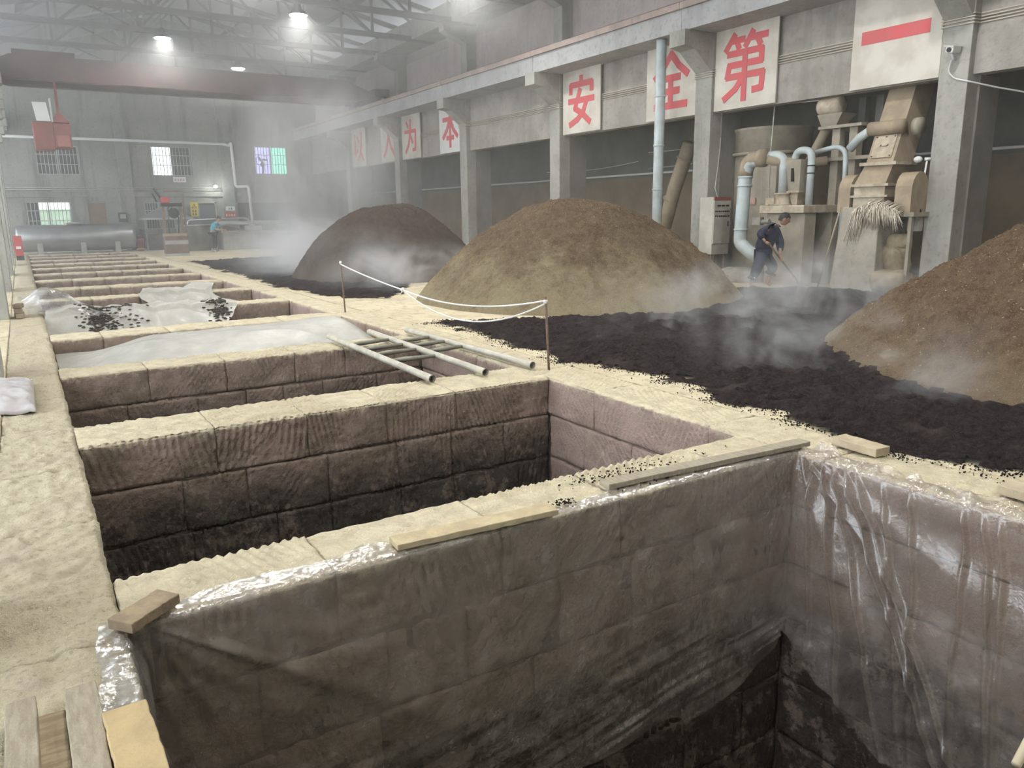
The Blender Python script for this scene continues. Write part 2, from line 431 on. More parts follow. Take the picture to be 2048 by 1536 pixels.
COURSES = [.37, .43, .42, .46, .45, .45, .42]
seed = 100
for k, (y, t) in enumerate(zip(WY, WT)):
    lab = ['film-hung stone cross wall of the plastic-lined pit', 'stone cross wall under the tube ends of the metal rack', 'stone cross wall under the far ends of the metal rack',
           'stone cross wall between the film-covered mound and the film-draped pits', 'stone cross wall with white film draped over it'][k] if k < 5 else 'low stone cross wall between empty pits towards the steel tank'
    w = thing('pit_cross_wall', ((PX0+PX1)/2, y, PIT_Z), lab, 'stone wall', 'pit cross walls' if k > 4 else None, ST)
    nc = [7, 5, 4, 2, 2][k] if k < 5 else 1
    near = k < 3
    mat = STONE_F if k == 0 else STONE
    z = 0; rng = np.random.default_rng(50+k)
    for c in range(nc):
        for (x, L) in split(PX1-PX0, .62 if c == 0 else .42, .95 if c == 0 else .72, rng):
            seed += 1
            res = (.014 if c == 0 else (.03 if k == 0 else .018)) if k < 2 else (.022 if k < 3 else (.04 if k < 6 else .08))
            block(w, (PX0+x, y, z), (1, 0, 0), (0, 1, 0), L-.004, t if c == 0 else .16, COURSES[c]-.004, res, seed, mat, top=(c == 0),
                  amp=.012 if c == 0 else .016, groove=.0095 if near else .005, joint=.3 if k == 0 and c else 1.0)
        z -= COURSES[c]
    m = MB(); m.box(PX0, PX1, y+(.03 if k else .012), y+t-.02, PIT_Z, -.06); m.build('mortar_core', MORTAR if nc > 1 else STONE, w)

# kerbs: stones along both sides of the row of pits
def kerb(name, label, x_in, x_out, courses, ys, mats):
    global seed
    k = thing(name, ((x_in+x_out)/2, .7, 0), label, 'kerb', kind=ST)
    rng = np.random.default_rng(int(abs(x_out)*100)); y = .72; left = x_out < x_in
    while y < 41.4:
        L = min(rng.uniform(.95, 1.45), 41.45-y)
        if 41.45-(y+L) < .4: L = 41.45-y
        seed += 1
        res = .016 if y < 6 else (.026 if y < 12 else (.06 if y < 22 else .12))
        o = (x_in, y, 0) if not left else (x_in, y, 0)
        block(k, o, (0, 1, 0), ((1 if not left else -1), 0, 0), L-.004, abs(x_out-x_in)-.006, .37, res, seed, mats[0], True,
              amp=.010, groove=.005 if not left else .0, rough_top=.0 if not left else .011, name='kerb_stone')
        y += L
    return k
kr = kerb('kerb_right', 'dressed stone kerb between the pits and the grain floor', PX1, CX1, 1, None, [STONE_P])
kl = kerb('kerb_left', 'rough pecked stone kerb beside the painted columns', PX0, -.33, 1, None, [PECKED])
# pit side wall under the right kerb
sw = thing('wall_pit_side', (PX1, .7, PIT_Z), 'pinkish, lit-tinted stone side wall of the pits below the kerb', 'stone wall', kind=ST)
for p in range(4):
    y0 = .72 if p == 0 else WY[p-1]+WT[p-1]; y1 = WY[p]; z = -COURSES[0]; rng = np.random.default_rng(90+p)
    for c in range(1, 7 if p == 0 else (5 if p < 3 else 3)):
        for (yy, L) in split(y1-y0, .42, .72, rng):
            seed += 1
            block(sw, (PX1, y0+yy, z), (0, 1, 0), (1, 0, 0), L-.004, .16, COURSES[c]-.004, .03 if p == 0 else .02, seed, STONE_LIT_F if p == 0 else STONE_P, top=False, amp=.014, groove=.004, joint=.3 if p == 0 else 1.0)
        z -= COURSES[c]
m = MB(); m.box(PX1+.03, CX1, .7, 41.45, PIT_Z, -.30); m.build('mortar_core', MORTAR, sw)
m = MB(); m.box(-.33, PX0-.02, .7, 41.45, PIT_Z, -.30); m.build('mortar_core', STONE, sw)
# walkway slabs left of the kerb
wk = thing('walkway', (-.9, 8, 0), 'worn walkway slabs between kerb and columns', 'walkway', kind=ST)
yy = 1.0; rng = np.random.default_rng(5)
while yy < 40:
    L = rng.uniform(1.1, 1.6); m = MB(); m.box(-2.2, -.335, yy, yy+L-.012, -.1, rng.uniform(.004, .014)); m.build('paving_slab', GROUND, wk, bevel=.006); yy += L

# ------------------------------------------------------------ right hand wall
wr = thing('wall_right', (XLIN, 19, 0), 'concrete frame wall with lintel band and crane girder', 'wall', kind=ST)
m = MB(); m.box(XR, XR+.2, YF, YB, 0, 5.6); m.build('aisle_wall', AISLE, wr)
m = MB(); m.box(XLIN+.3, XR, YF, YB, 5.45, 5.6); m.build('aisle_ceiling', PIER, wr)
COLY = [2.0, 8.03, 14.0, 20.15, 26.0, 32.0, 38.0]
ends = [YF]+COLY+[YB]
for a, b in zip(ends[:-1], ends[1:]):
    m = MB(); m.box(XLIN, XLIN+.3, a, b, 3.83, 4.66); m.build('lintel_beam', CONC_L, wr)
    m = MB(); m.box(XLIN+.05, XLIN+.3, a, b, 4.66, 5.6); m.build('infill_panel', CONC_L, wr)
    m = MB(); m.box(XUP, XUP+.25, a, b, 6.2, 7.75); m.build('upper_panel', UPWALL, wr)
    m = MB(); m.prism([(XUP, 7.75), (XUP+.25, 7.75), (XUP+.25, 8.2), (XUP+.12, 8.2)], a, b, 'y'); m.build('sloped_sill', UPWALL, wr)
    L = b-a
    m = MB(); m.box(13.42, XUP+.25, a+.006, b-.006, 5.6, 6.06); m.build('girder_web', GIRDER, wr)
    m = MB(); m.box(13.34, XUP+.25, a+.006, b-.006, 6.06, 6.2); m.build('girder_flange', FLANGE, wr)
    m = MB(); m.box(13.62, XUP, a, b, 8.12, 8.8); m.build('eaves_beam', CONC, wr)
m = MB(); m.bar((13.85, YF, 6.29), (13.85, YB, 6.29), .07, .18); m.build('crane_rail', RUST, wr)
m = MB(); m.box(XUP-.1, XUP+.25, YF, YB, 8.95, 9.3); m.build('eaves_beam', CONC, wr)
for i, y in enumerate(COLY):
    c = thing('column', (14.45, y, 0), 'grey concrete column %s' % ['beside the loose brown mound, one bay past the cabled one', 'with a small security camera and cables across it', 'beside the white vertical pipe and control cabinet',
              'between the two grain mounds, beside the sign with the house-radical character', 'rising behind the steaming mound, overlapping the new white sign', 'half lost in steam behind the dark steaming mound', 'lost in haze near the end wall'][i], 'column', kind=ST)
    m = MB(); m.box(XCOL, 14.8, y-.26, y+.26, 0, 5.6); m.build('shaft', CONC, c, bevel=.012)
    m = MB(); m.box(14.55, 15.2, y-.30, y+.3, 0, 3.83); m.build('pier', PIER, c)
    m = MB(); m.prism([(13.3, 5.26), (13.3, 5.6), (XCOL+.02, 5.6), (XCOL+.02, 4.72), (13.62, 5.20)], y-.25, y+.25, 'y'); m.build('corbel', CONC, c, bevel=.01)
    m = MB(); m.box(XCOL+.12, XUP+.2, y-.22, y+.22, 5.6, 9.0); m.build('upper_shaft', CONC, c)
    m = MB(); m.prism([(13.45, 7.86), (13.45, 8.12), (XCOL+.14, 8.12), (XCOL+.14, 7.5)], y-.2, y+.2, 'y'); m.build('upper_corbel', CONC, c)

# ------------------------------------------------------------ left columns (stepped stone corbels)
for i, y in enumerate([3.2, 9.12, 14.86, 20.75, 26.6, 32.5, 38.3]):
    c = thing('column', (-.6, y+.3, 0), 'whitewashed column at the edge of the pits%s' % [', out beside the planks', ' beside the folded plastic sheet', ' with loose bricks at its foot', ' behind the one with loose bricks', ', fourth past the folded sheet', ', fifth past the folded sheet', ', last before the tank'][i], 'column', kind=ST)
    m = MB(); m.box(-.88, -.34, y, y+.55, 0, 8.0); m.build('shaft', GREYGREEN if i in (1, 2) else CONC, c, bevel=.012)
    for j in range(4):
        m = MB(); m.box(-.6, -.28+.12*j, y-.02, y+.57, 4.3+.32*j, 4.62+.32*j); m.build('corbel_stone', CONC, c, bevel=.04)
m = MB(); m.box(-.85, .05, YF, YB, 5.6, 6.2); m.build('girder_left', GIRDER, label='concrete crane girder on the left column row', cat='girder', kind=ST)

# ------------------------------------------------------------ back wall with openings
WINS = [(0.99, 2.85, 3.66, 4.99), (6.05, 7.97, 3.66, 5.1), (11.19, 12.98, 3.8, 5.24), (0.3, 2.22, 1.0, 2.38), (5.45, 6.9, 1.0, 2.33)]
DOORS = [(2.91, 3.75, 0, 2.34), (8.13, 8.9, 0, 2.27), (10.1, 13.0, 0, 2.3)]
bw = thing('wall_back', (7, YB, 0), 'stained grey plaster end wall with barred windows', 'wall', kind=ST)
xs = sorted({-8.0, XR}|{v for h in WINS+DOORS for v in h[:2]}); zs = sorted({0.0, 11.4}|{v for h in WINS+DOORS for v in h[2:]})
m = MB()
for x0, x1 in zip(xs[:-1], xs[1:]):
    for z0, z1 in zip(zs[:-1], zs[1:]):
        if not any(h[0] <= x0 and x1 <= h[1] and h[2] <= z0 and z1 <= h[3] for h in WINS+DOORS):
            m.add([(x0, YB, z0), (x1, YB, z0), (x1, YB, z1), (x0, YB, z1)], [(0, 1, 2, 3)])
for (x0, x1, z0, z1) in WINS+DOORS:   # reveals
    m.add([(x0, YB, z0), (x1, YB, z0), (x1, YB, z1), (x0, YB, z1), (x0, YB+.25, z0), (x1, YB+.25, z0), (x1, YB+.25, z1), (x0, YB+.25, z1)],
          [(0, 1, 5, 4), (1, 2, 6, 5), (2, 3, 7, 6), (3, 0, 4, 7)])
m.build('plaster', BACKWALL, bw, fix=False)
for x0, x1 in ((4.45, 5.05), (9.35, 9.95)):
    m = MB(); m.box(x0, x1, YB-.18, YB, 0, 9); m.build('pilaster', BACKWALL, bw)
m = MB(); m.box(-8, XR, YB-.10, YB, 2.62, 2.86); m.build('string_course', BACKWALL, bw)
def glass(name, col, fac, rough=.2):
    t = NT(name); tr = t.new('ShaderNodeBsdfTransparent'); tr.inputs[0].default_value = (*col, 1)
    t.base(tuple(c*.5 for c in col)); t.rough(rough); mx = t.new('ShaderNodeMixShader'); mx.inputs[0].default_value = fac
    t.l(tr.outputs[0], mx.inputs[1]); t.l(t.b.outputs[0], mx.inputs[2]); t.l(mx.outputs[0], t.out.inputs[0]); return t.m
CLEAR = glass('clear_glass', (.9, .95, .93), .12); GREENG = glass('green_glass', (.45, .85, .72), .15); VIOLET = glass('violet_glass', (.62, .60, .85), .15)
DARKG = M('dark_glass', (0.035, 0.04, 0.04), rough=.25)
BARM = M('window_bar_paint', (0.40, 0.40, 0.38), rough=.5)
for i, (x0, x1, z0, z1) in enumerate(WINS):
    wd = thing('window_%d' % (i+1), ((x0+x1)/2, YB, z0), ['upper barred window behind the red crane cab', 'upper barred window above the small red and white sign', 'upper window with violet and green panes',
               'lower barred window above the steel tank', 'lower barred window behind the steel hood'][i], 'window', kind=ST)
    m = MB()
    for a, b in (((x0, z0), (x1, z0)), ((x0, z1), (x1, z1))): m.bar((a[0], YB+.08, a[1]), (b[0], YB+.08, b[1]), .07)
    for x in (x0+.02, (x0+x1)/2, x1-.02): m.bar((x, YB+.08, z0), (x, YB+.08, z1), .06)
    m.build('window_frame', BARM, wd)
    nb = 12
    for j in range(nb):
        x = x0+(j+.5)*(x1-x0)/nb
        m = MB(); m.tube([(x, YB+.02, z0), (x, YB+.02, z1)], .018, 6); m.build('bar', BARM, wd)
    for z in (z0+(z1-z0)*.36, z0+(z1-z0)*.7):
        m = MB(); m.bar((x0, YB+.035, z), (x1, YB+.035, z), .03); m.build('cross_bar', BARM, wd)
    xm = (x0+x1)/2
    for j, (a, b) in enumerate(((x0, xm), (xm, x1))):
        g = [[DARKG, DARKG], [CLEAR, DARKG], [VIOLET, GREENG], [CLEAR, CLEAR], [DARKG, DARKG]][i][j]
        if i == 3 and j == 0: a2 = x0+.55; m = MB(); m.box(x0, a2, YB+.13, YB+.14, z0, z1); m.build('pane', DARKG, wd); a = a2
        m = MB(); m.box(a, b, YB+.13, YB+.14, z0, z1); m.build('pane', g, wd)
d1 = thing('door_1', (3.33, YB, 0), 'brown wooden door above the steel tank', 'door', kind=ST)
m = MB(); m.box(2.91, 3.75, YB+.06, YB+.11, 0, 2.34); m.build('door_leaf', DOORW, d1)
m = MB(); m.box(2.84, 2.93, YB-.02, YB+.1, 0, 2.4); m.box(3.73, 3.82, YB-.02, YB+.1, 0, 2.4); m.box(2.84, 3.82, YB-.02, YB+.1, 2.32, 2.42); m.build('door_frame', BACKWALL, d1)
m = MB(); m.blob((3.65, YB+.04, 1.1), .04); m.build('door_handle', STEEL, d1)
d2 = thing('door_2', (8.5, YB, 0), 'dark grey metal door beside the yellow warning sign', 'door', kind=ST)
m = MB(); m.box(8.13, 8.9, YB+.06, YB+.11, 0, 2.27); m.build('door_leaf', M('grey_door', (0.10, 0.115, 0.125), rough=.5), d2)
m = MB(); m.box(8.90, 9.0, YB-.03, YB+.08, 0, 2.35); m.box(8.05, 9.0, YB-.03, YB+.08, 2.27, 2.38); m.build('door_frame', DUSTY_METAL, d2)
m = MB(); m.box(10.0, 13.1, YB+.25, YB+3, 0, 2.6); m.build('door_3', DARK, label='dark passage opening in the end wall behind the steam', cat='doorway', kind=ST)
m = MB()
m.box(-7, 17, YB+8, YB+8.2, 0, 2.1); m.build('wall_yard', M('yard_wall', (0.45, 0.5, 0.40), (0.30, 0.42, 0.25), .8, .9), label='green and grey yard wall seen through the lower window', cat='wall', kind=ST)

# front and roof --------------------------------------------------------------
m = MB(); m.box(-8, XR, YF-.2, YF, 0, 10.5); m.build('wall_front', BACKWALL, label='unseen plaster end wall opposite the barred-window wall', cat='wall', kind=ST)  # unseen, added behind the camera to keep sky light off the pit faces
rf = thing('ceiling', (7, 19, 9), 'pale sheet roof above the steel trusses', 'roof', kind=ST)
for a, b, za, zb in ((-8.5, 7, 9.35, 11.2), (7, 18.5, 11.2, 9.35)):
    m = MB(); m.add([(a, YF, za), (b, YF, zb), (b, YB, zb), (a, YB, za), (a, YF, za+.08), (b, YF, zb+.08), (b, YB, zb+.08), (a, YB, za+.08)],
                    [(0, 1, 2, 3), (4, 7, 6, 5), (0, 4, 5, 1), (1, 5, 6, 2), (2, 6, 7, 3), (3, 7, 4, 0)]); m.build('roof_sheet', ROOF, rf)
for x in (1.0, 4.0, 10.0, 13.0):
    z = 9.35+(x+8.5)/15.5*1.85 if x < 7 else 9.35+(18.5-x)/11.5*1.85
    m = MB(); m.bar((x, YF, z-.1), (x, YB, z-.1), .1, .16); m.build('purlin', STEEL_G, rf)

TRY = [25.6, 28.9, 32.1, 36.0, 40.0, 22.4, 19.2]
def truss(y, i):
    t = thing('roof_truss', (7, y, 8.1), 'grey steel roof truss crossing the hall in the haze', 'truss', 'roof trusses', ST)
    zb = 8.15; x0, x1 = -.6, 14.6; n = 6
    m = MB(); m.bar((x0, y, zb), (x1, y, zb), .14, .18); m.build('bottom_chord', STEEL_G, t)
    zt = lambda x: (9.2+(x+.6)/7.6*1.5) if x < 7 else (9.2+(14.6-x)/7.6*1.5)
    m = MB(); m.bar((x0, y, zt(x0)), (7, y, zt(7)), .14, .16); m.build('top_chord', STEEL_G, t)
    m = MB(); m.bar((7, y, zt(7)), (x1, y, zt(x1)), .14, .16); m.build('top_chord', STEEL_G, t)
    for j in range(n+1):
        x = x0+(x1-x0)*j/n
        m = MB(); m.bar((x, y, zb), (x, y, zt(x)), .09); m.build('vertical_web', STEEL_G, t)
        if j < n:
            xn = x0+(x1-x0)*(j+1)/n; p = ((x, y, zb), (xn, y, zt(xn))) if j < n/2 else ((x, y, zt(x)), (xn, y, zb))
            m = MB(); m.bar(*p, .08); m.build('diagonal_web', STEEL_G, t)
for i, y in enumerate(TRY): truss(y, i)
lb = thing('truss_bracing', (5.5, 32, 8.3), 'crossed steel bracing bars between the roof trusses', 'bracing', kind=ST)
for a, b in zip(sorted(TRY)[2:-1], sorted(TRY)[3:]):
    for x in (3.2,):
        m = MB(); m.bar((x-1, a, 8.25), (x+1, b, 8.25), .06); m.build('bracing_bar', STEEL_G, lb)
        m = MB(); m.bar((x+1, a, 8.25), (x-1, b, 8.25), .06); m.build('bracing_bar', STEEL_G, lb)
    m = MB(); m.bar((4.6, a, 8.2), (4.6, b, 9.6), .07); m.build('bracing_bar', STEEL_G, lb)
    m = MB(); m.bar((4.6, a, 9.6), (4.6, b, 8.2), .07); m.build('bracing_bar', STEEL_G, lb)

# lamps -----------------------------------------------------------------------
def emit(name, col, s):
    t = NT(name); e = t.new('ShaderNodeEmission'); e.inputs[0].default_value = (*col, 1); e.inputs[1].default_value = s; t.m.cycles.emission_sampling = 'NONE'
    t.l(e.outputs[0], t.out.inputs[0]); return t.m
LAMPE = emit('lamp_glow', (0.92, 0.98, 1.0), 40)
for i, (x, y) in enumerate(LAMPS):
    lab = ['glowing high bay lamp above the crane bridge, towards the crane rail', 'glowing high bay lamp above the red crane cab', 'glowing high bay lamp just above the crane bridge', 'high bay lamp under the roof'][min(i, 3)]
    l = thing('high_bay_lamp', (x, y, 7.55), lab, 'lamp', 'high bay lamps' if i > 2 else None)
    m = MB(); m.lathe([(.30, .0), (.28, .03), (.12, .2), (.09, .32)], (x, y, 7.62), 20); m.build('reflector', STEEL_G, l, True)
    m = MB(); m.lathe([(.27, 0), (.24, -.03), (.1, -.05)], (x, y, 7.62), 20); m.build('diffuser', LAMPE, l, True)
    m = MB(); m.tube([(x, y, 7.92), (x, y, (9.35+(x+8.5)/15.5*1.85 if x < 7 else 9.35+(18.5-x)/11.5*1.85)+.01)], .012, 6); m.build('hanger', STEEL_G, l)
    ld = bpy.data.lights.new('lamp_light', 'AREA'); ld.shape = 'DISK'; ld.size = .5; ld.energy = LAMP_W; ld.color = LAMP_RGB; ld.spread = math.radians(165)
    lo = bpy.data.objects.new('lamp_light', ld); COL.objects.link(lo); lo.parent = l; lo.location = (0, 0, 0)

# ================================================================= GRAIN
def grain_mat(name, a, b, dust, dlo, dhi, damt, specks=.5):
    t = NT(name); t.rough(.95); t.b.inputs['Specular IOR Level'].default_value = .15
    z = t.xyz(t.pos())[2]
    n1 = t.noise(6, 4, .85); n2 = t.noise(75, 3, .8); n3 = t.noise(1.1, 5, .6)
    col = t.mix(t.ramp(n1, .35, .65), a, b)
    col = t.mix(t.math('MULTIPLY', t.ramp(n2, .54, .66), specks), col, dust)
    zz = t.math('ADD', z, t.math('ADD', t.math('MULTIPLY', t.math('SUBTRACT', n3, .5), 2.2), t.math('MULTIPLY', t.math('SUBTRACT', t.noise(9, 4, .8), .5), 1.6)))
    n4 = t.noise(85, 3, .75)
    df = t.math('MULTIPLY', t.math('MULTIPLY', t.ramp(zz, dhi, dlo), damt), t.math('ADD', t.math('MULTIPLY', t.ramp(n4, .36, .6), .5), .5))
    t.base(t.mix(df, col, dust)); t.bump(t.math('ADD', t.noise(38, 6, .8), t.noise(120, 3)), .9, .03)
    return t.m
GR_B = grain_mat('spent_grain', (0.125, 0.082, 0.05), (0.19, 0.13, 0.082), (0.46, 0.385, 0.235), -.1, 1.25, .85)
GR_A = grain_mat('steaming_grain', (0.075, 0.052, 0.042), (0.105, 0.072, 0.055), (0.20, 0.15, 0.11), .1, .8, .3, .2)
GR_C = grain_mat('loose_brown_grain', (0.115, 0.07, 0.042), (0.185, 0.12, 0.075), (0.42, 0.33, 0.20), .0, .7, .3, .45)
HUSK = M('husk', (0.42, 0.31, 0.17), (0.17, 0.11, 0.065), 60, .8, lo=.42, hi=.58)
def mound(label, cx, cy, R, h, p, mat, seed, ruf=.03, nr=90, nt=260, flakes=0):
    r = np.linspace(0, 1, nr); th = np.linspace(0, 2*np.pi, nt, endpoint=False)
    RR, TH = np.meshgrid(r, th, indexing='ij')
    wob = 1+.035*fbm(np.cos(TH)*1.5+seed, np.sin(TH)*1.5, 0*TH, 3)
    X = cx+R*RR*np.cos(TH)*wob; Y = cy+R*RR*np.sin(TH)*wob
    Z = h*(1-RR**p)
    d = .06*fbm(X*.9, Y*.9, Z*.9+seed, 3)+ruf*fbm(X*5, Y*5, Z*5+seed, 4)+ruf*.5*fbm(X*22, Y*22, Z*22, 2)
    edge = np.clip((1-RR)*8, 0, 1); Z = Z+d*edge+.012
    Z[-1] = -.01
    V = np.stack([X, Y, Z], -1).reshape(-1, 3)
    i, j = np.meshgrid(np.arange(nr-1), np.arange(nt), indexing='ij'); j2 = (j+1) % nt
    Fq = np.stack([(i*nt+j), (i+1)*nt+j, (i+1)*nt+j2, i*nt+j2], -1).reshape(-1, 4).tolist()
    o = npmesh('grain_mound', V, Fq, mat, label=label, cat='grain mound')
    if flakes:
        G = V.reshape(nr, nt, 3); rng = np.random.default_rng(seed); fv = []; ff = []
        for _ in range(flakes):
            i = int((rng.random()**.5)*(nr-2)); j = int(rng.integers(nt-1)); c = G[i, j]+(G[i+1, j]-G[i, j])*rng.random()+(G[i, j+1]-G[i, j])*rng.random()
            a = rng.normal(size=3); a /= np.linalg.norm(a); b = np.cross(a, rng.normal(size=3)); b /= np.linalg.norm(b)
            s = rng.uniform(.005, .016); k = len(fv); c = c+np.array([0, 0, .006])
            fv += [c-a*s, c+b*s*.45, c+a*s, c-b*s*.45]; ff.append((k, k+1, k+2, k+3))
        npmesh('husk_flakes', fv, ff, HUSK, o, smooth=False, kind='stuff')
    return o
mound('big brown grain mound dusted yellow round its foot, behind the rope', 8.97, 12.05, 3.06, 1.8, 1.96, GR_B, 1, .035, 120, 360, 9000)
mound('dark steaming grain mound between the roped mound and the end wall', 8.19, 19.18, 2.56, 1.82, 2.24, GR_A, 2)
mound('loose brown grain mound beside the column with the security camera', 10.1, 2.86, 3.6, 1.85, 1.6, GR_C, 3, .045, 150, 460, 16000)

def wet_mat():
    t = NT('wet_dark_grain'); t.rough(.8); t.b.inputs['Specular IOR Level'].default_value = .15
    col = t.mix(t.ramp(t.noise(24, 6, .75), .38, .66), (0.019, 0.012, 0.012), (0.050, 0.032, 0.030))
    col = t.mix(t.math('MULTIPLY', t.ramp(t.noise(2.2, 5), .55, .75), .45), col, (0.13, 0.09, 0.075))
    t.base(col); t.bump(t.math('ADD', t.noise(45, 6, .8), t.noise(150, 3)), 1.0, .03); return t.m
WET = wet_mat()
def sd_poly(X, Y, poly):
    d = np.full(X.shape, 1e9); s = np.zeros(X.shape, bool); n = len(poly)
    for i in range(n):
        (x0, y0), (x1, y1) = poly[i], poly[(i+1) % n]; ex, ey = x1-x0, y1-y0
        t = np.clip(((X-x0)*ex+(Y-y0)*ey)/(ex*ex+ey*ey), 0, 1)
        d = np.minimum(d, (X-x0-t*ex)**2+(Y-y0-t*ey)**2)
        c = ((y0 > Y) != (y1 > Y)) & (X < (x1-x0)*(Y-y0)/(y1-y0+1e-12)+x0); s ^= c
    return np.sqrt(d)*np.where(s, 1, -1)
def spread(poly, res, label, thick=.05, rag=.16):
    P = np.array(poly); x = np.arange(P[:, 0].min()-.3, P[:, 0].max()+.3, res); y = np.arange(P[:, 1].min()-.3, P[:, 1].max()+.3, res)
    X, Y = np.meshgrid(x, y, indexing='ij')
    sd = sd_poly(X, Y, poly)+rag*fbm(X*2.2, Y*1.1, X*0, 3)+rag*.75*fbm(X*7, Y*6, X*0+4, 4)
    hgt = thick*np.clip(sd/.35, 0, 1)**.5*(.75+.5*fbm(X*3, Y*3, X*0+2, 3))+.028*fbm(X*13, Y*13, X*0, 3)*np.clip(sd/.1, 0, 1)
    keep = sd > 0
    Z = np.where(keep, np.maximum(hgt, .003)+.004, -.02)
    nx, ny = X.shape
    cell = keep[:-1, :-1] & keep[1:, :-1] & keep[1:, 1:] & keep[:-1, 1:]
    i, j = np.nonzero(cell); a = i*ny+j
    Fq = np.stack([a, a+ny, a+ny+1, a+1], 1); used = np.unique(Fq); mp = np.full(nx*ny, -1); mp[used] = np.arange(len(used))
    V = np.stack([X, Y, Z], -1).reshape(-1, 3)[used]
    o = npmesh('grain_spread', V, mp[Fq].tolist(), WET, label=label, cat='grain', kind='stuff')
    # loose crumbs round the ragged edge
    band = np.argwhere((sd > -.30) & (sd < .05)); rng = np.random.default_rng(4)
    w = np.exp(-np.abs(sd[band[:, 0], band[:, 1]])/.05); w /= w.sum()
    n = min(8000, len(band)); pick = band[rng.choice(len(band), n, p=w)]
    cv = []; cf = []
    oct_f = [(0, 2, 4), (2, 1, 4), (1, 3, 4), (3, 0, 4), (2, 0, 5), (1, 2, 5), (3, 1, 5), (0, 3, 5)]
    for (a, b) in pick:
        px, py = x[a]+rng.uniform(-res, res), y[b]+rng.uniform(-res, res)
        if py > 12: continue
        r = rng.uniform(.003, .009); q = rng.uniform(.6, 1.4, 3)*r; k = len(cv); th = rng.uniform(0, 3)
        c, s = math.cos(th), math.sin(th)
        for d in ((1, 0, 0), (-1, 0, 0), (0, 1, 0), (0, -1, 0), (0, 0, 1), (0, 0, -1)):
            vx, vy = d[0]*q[0], d[1]*q[1]; cv.append((px+vx*c-vy*s, py+vx*s+vy*c, r*.7+d[2]*q[2]))
        cf += [tuple(k+i for i in f) for f in oct_f]
    if cv: npmesh('crumbs', cv, cf, WET, o, smooth=False, kind='stuff')
    return o
spread([(5.18, 10.4), (5.7, 10.2), (6.46, 9.83), (7.48, 9.4), (8.55, 8.9), (10.5, 9.3), (11.6, 10.6), (12.6, 11.0), (13.22, 10.2), (13.6, 9.6), (13.85, 9.1), (13.95, 8.5), (13.5, 7.4), (13.4, 5.5), (12.5, 3.5), (10.5, 1.0), (7.5, .4), (5.2, .8), (4.98, 2.1),
        (4.82, 2.59), (4.86, 3.16), (5.0, 3.88), (4.94, 4.55), (5.06, 5.18), (4.98, 6.11), (4.8, 6.7), (4.85, 7.0), (5.15, 7.3), (4.9, 8.0), (5.2, 8.4), (5.2, 9.3), (4.95, 10.2)], .03, 'steaming dark wet grain spread over the floor between the brown mounds')
spread([(5.05, 30), (5.0, 27.7), (4.95, 22.3), (4.86, 18.5), (4.85, 15.7), (5.1, 14.3), (5.7, 13.95), (6.3, 14.4), (7.5, 16.5), (9.5, 17.5), (11, 19), (12, 24), (11, 30), (8, 31)], .07, 'dark wet grain spread under steam around the dark steaming mound')

# ================================================================= PLASTIC FILM
def film_mat(name, milk=.22, var=1.2, tint=(.95, .93, .90), gloss=.16, rough=.13, milkc=(0.72, 0.70, 0.67)):
    t = NT(name)
    tr = t.new('ShaderNodeBsdfTransparent'); tr.inputs[0].default_value = (*tint, 1)
    t.base(milkc); t.rough(.45)
    gl = t.new('ShaderNodeBsdfGlossy'); gl.inputs['Roughness'].default_value = rough; gl.inputs[0].default_value = (1, 1, 1, 1)
    n = t.noise(3.5, 6, .7); n2 = t.noise(26, 5, .75)
    mf = t.math('ADD', t.math('MULTIPLY', t.ramp(n, .35, .75), milk*var), milk*(.45 if var > 1 else 1.0))
    mf = t.math('ADD', mf, t.math('MULTIPLY', t.ramp(n2, .58, .75), milk*.5*var))
    m1 = t.new('ShaderNodeMixShader'); t.l(mf, m1.inputs[0]); t.l(tr.outputs[0], m1.inputs[1]); t.l(t.b.outputs[0], m1.inputs[2])
    lw = t.new('ShaderNodeLayerWeight'); lw.inputs[0].default_value = .22
    gf = t.math('ADD', t.math('MULTIPLY', lw.outputs['Fresnel'], .42), gloss*.18)
    bp = t.new('ShaderNodeBump'); bp.inputs['Strength'].default_value = .35; bp.inputs['Distance'].default_value = .015
    t.l(t.noise(18, 4, .6, dist=1.5), bp.inputs['Height']); t.l(bp.outputs[0], gl.inputs['Normal']); t.l(bp.outputs[0], lw.inputs['Normal']); t.l(bp.outputs[0], t.b.inputs['Normal'])
    m2 = t.new('ShaderNodeMixShader'); t.l(gf, m2.inputs[0]); t.l(m1.outputs[0], m2.inputs[1]); t.l(gl.outputs[0], m2.inputs[2])
    t.l(m2.outputs[0], t.out.inputs[0]); return t.m
FILM = film_mat('clear_film', .32, gloss=.28, rough=.13, milkc=(0.54, 0.475, 0.415))
FILM_R = film_mat('glossy_film', .30, gloss=.50, rough=.10, milkc=(0.56, 0.49, 0.45))
FILM_W = film_mat('milky_film', .70, var=.22, gloss=.14, rough=.25, milkc=(0.62, 0.60, 0.53))
FILM_T = film_mat('top_film', .24, gloss=.25, rough=.12, milkc=(0.55, 0.54, 0.52))

def ridge(x): return 1-np.abs(x)
def film_sheet(name, parent, P, N, fold, mat=FILM):
    """P (nu,nv,3) base surface, N normal (3,), fold (nu,nv) displacement"""
    V = P+fold[..., None]*np.array(N, float)
    return npmesh(name, V.reshape(-1, 3), gridfaces(*fold.shape), mat, parent)

ln = thing('plastic_pit_liner', (2.2, 3.2, 0), 'clear wrinkled plastic film lining the open pit', 'plastic film')
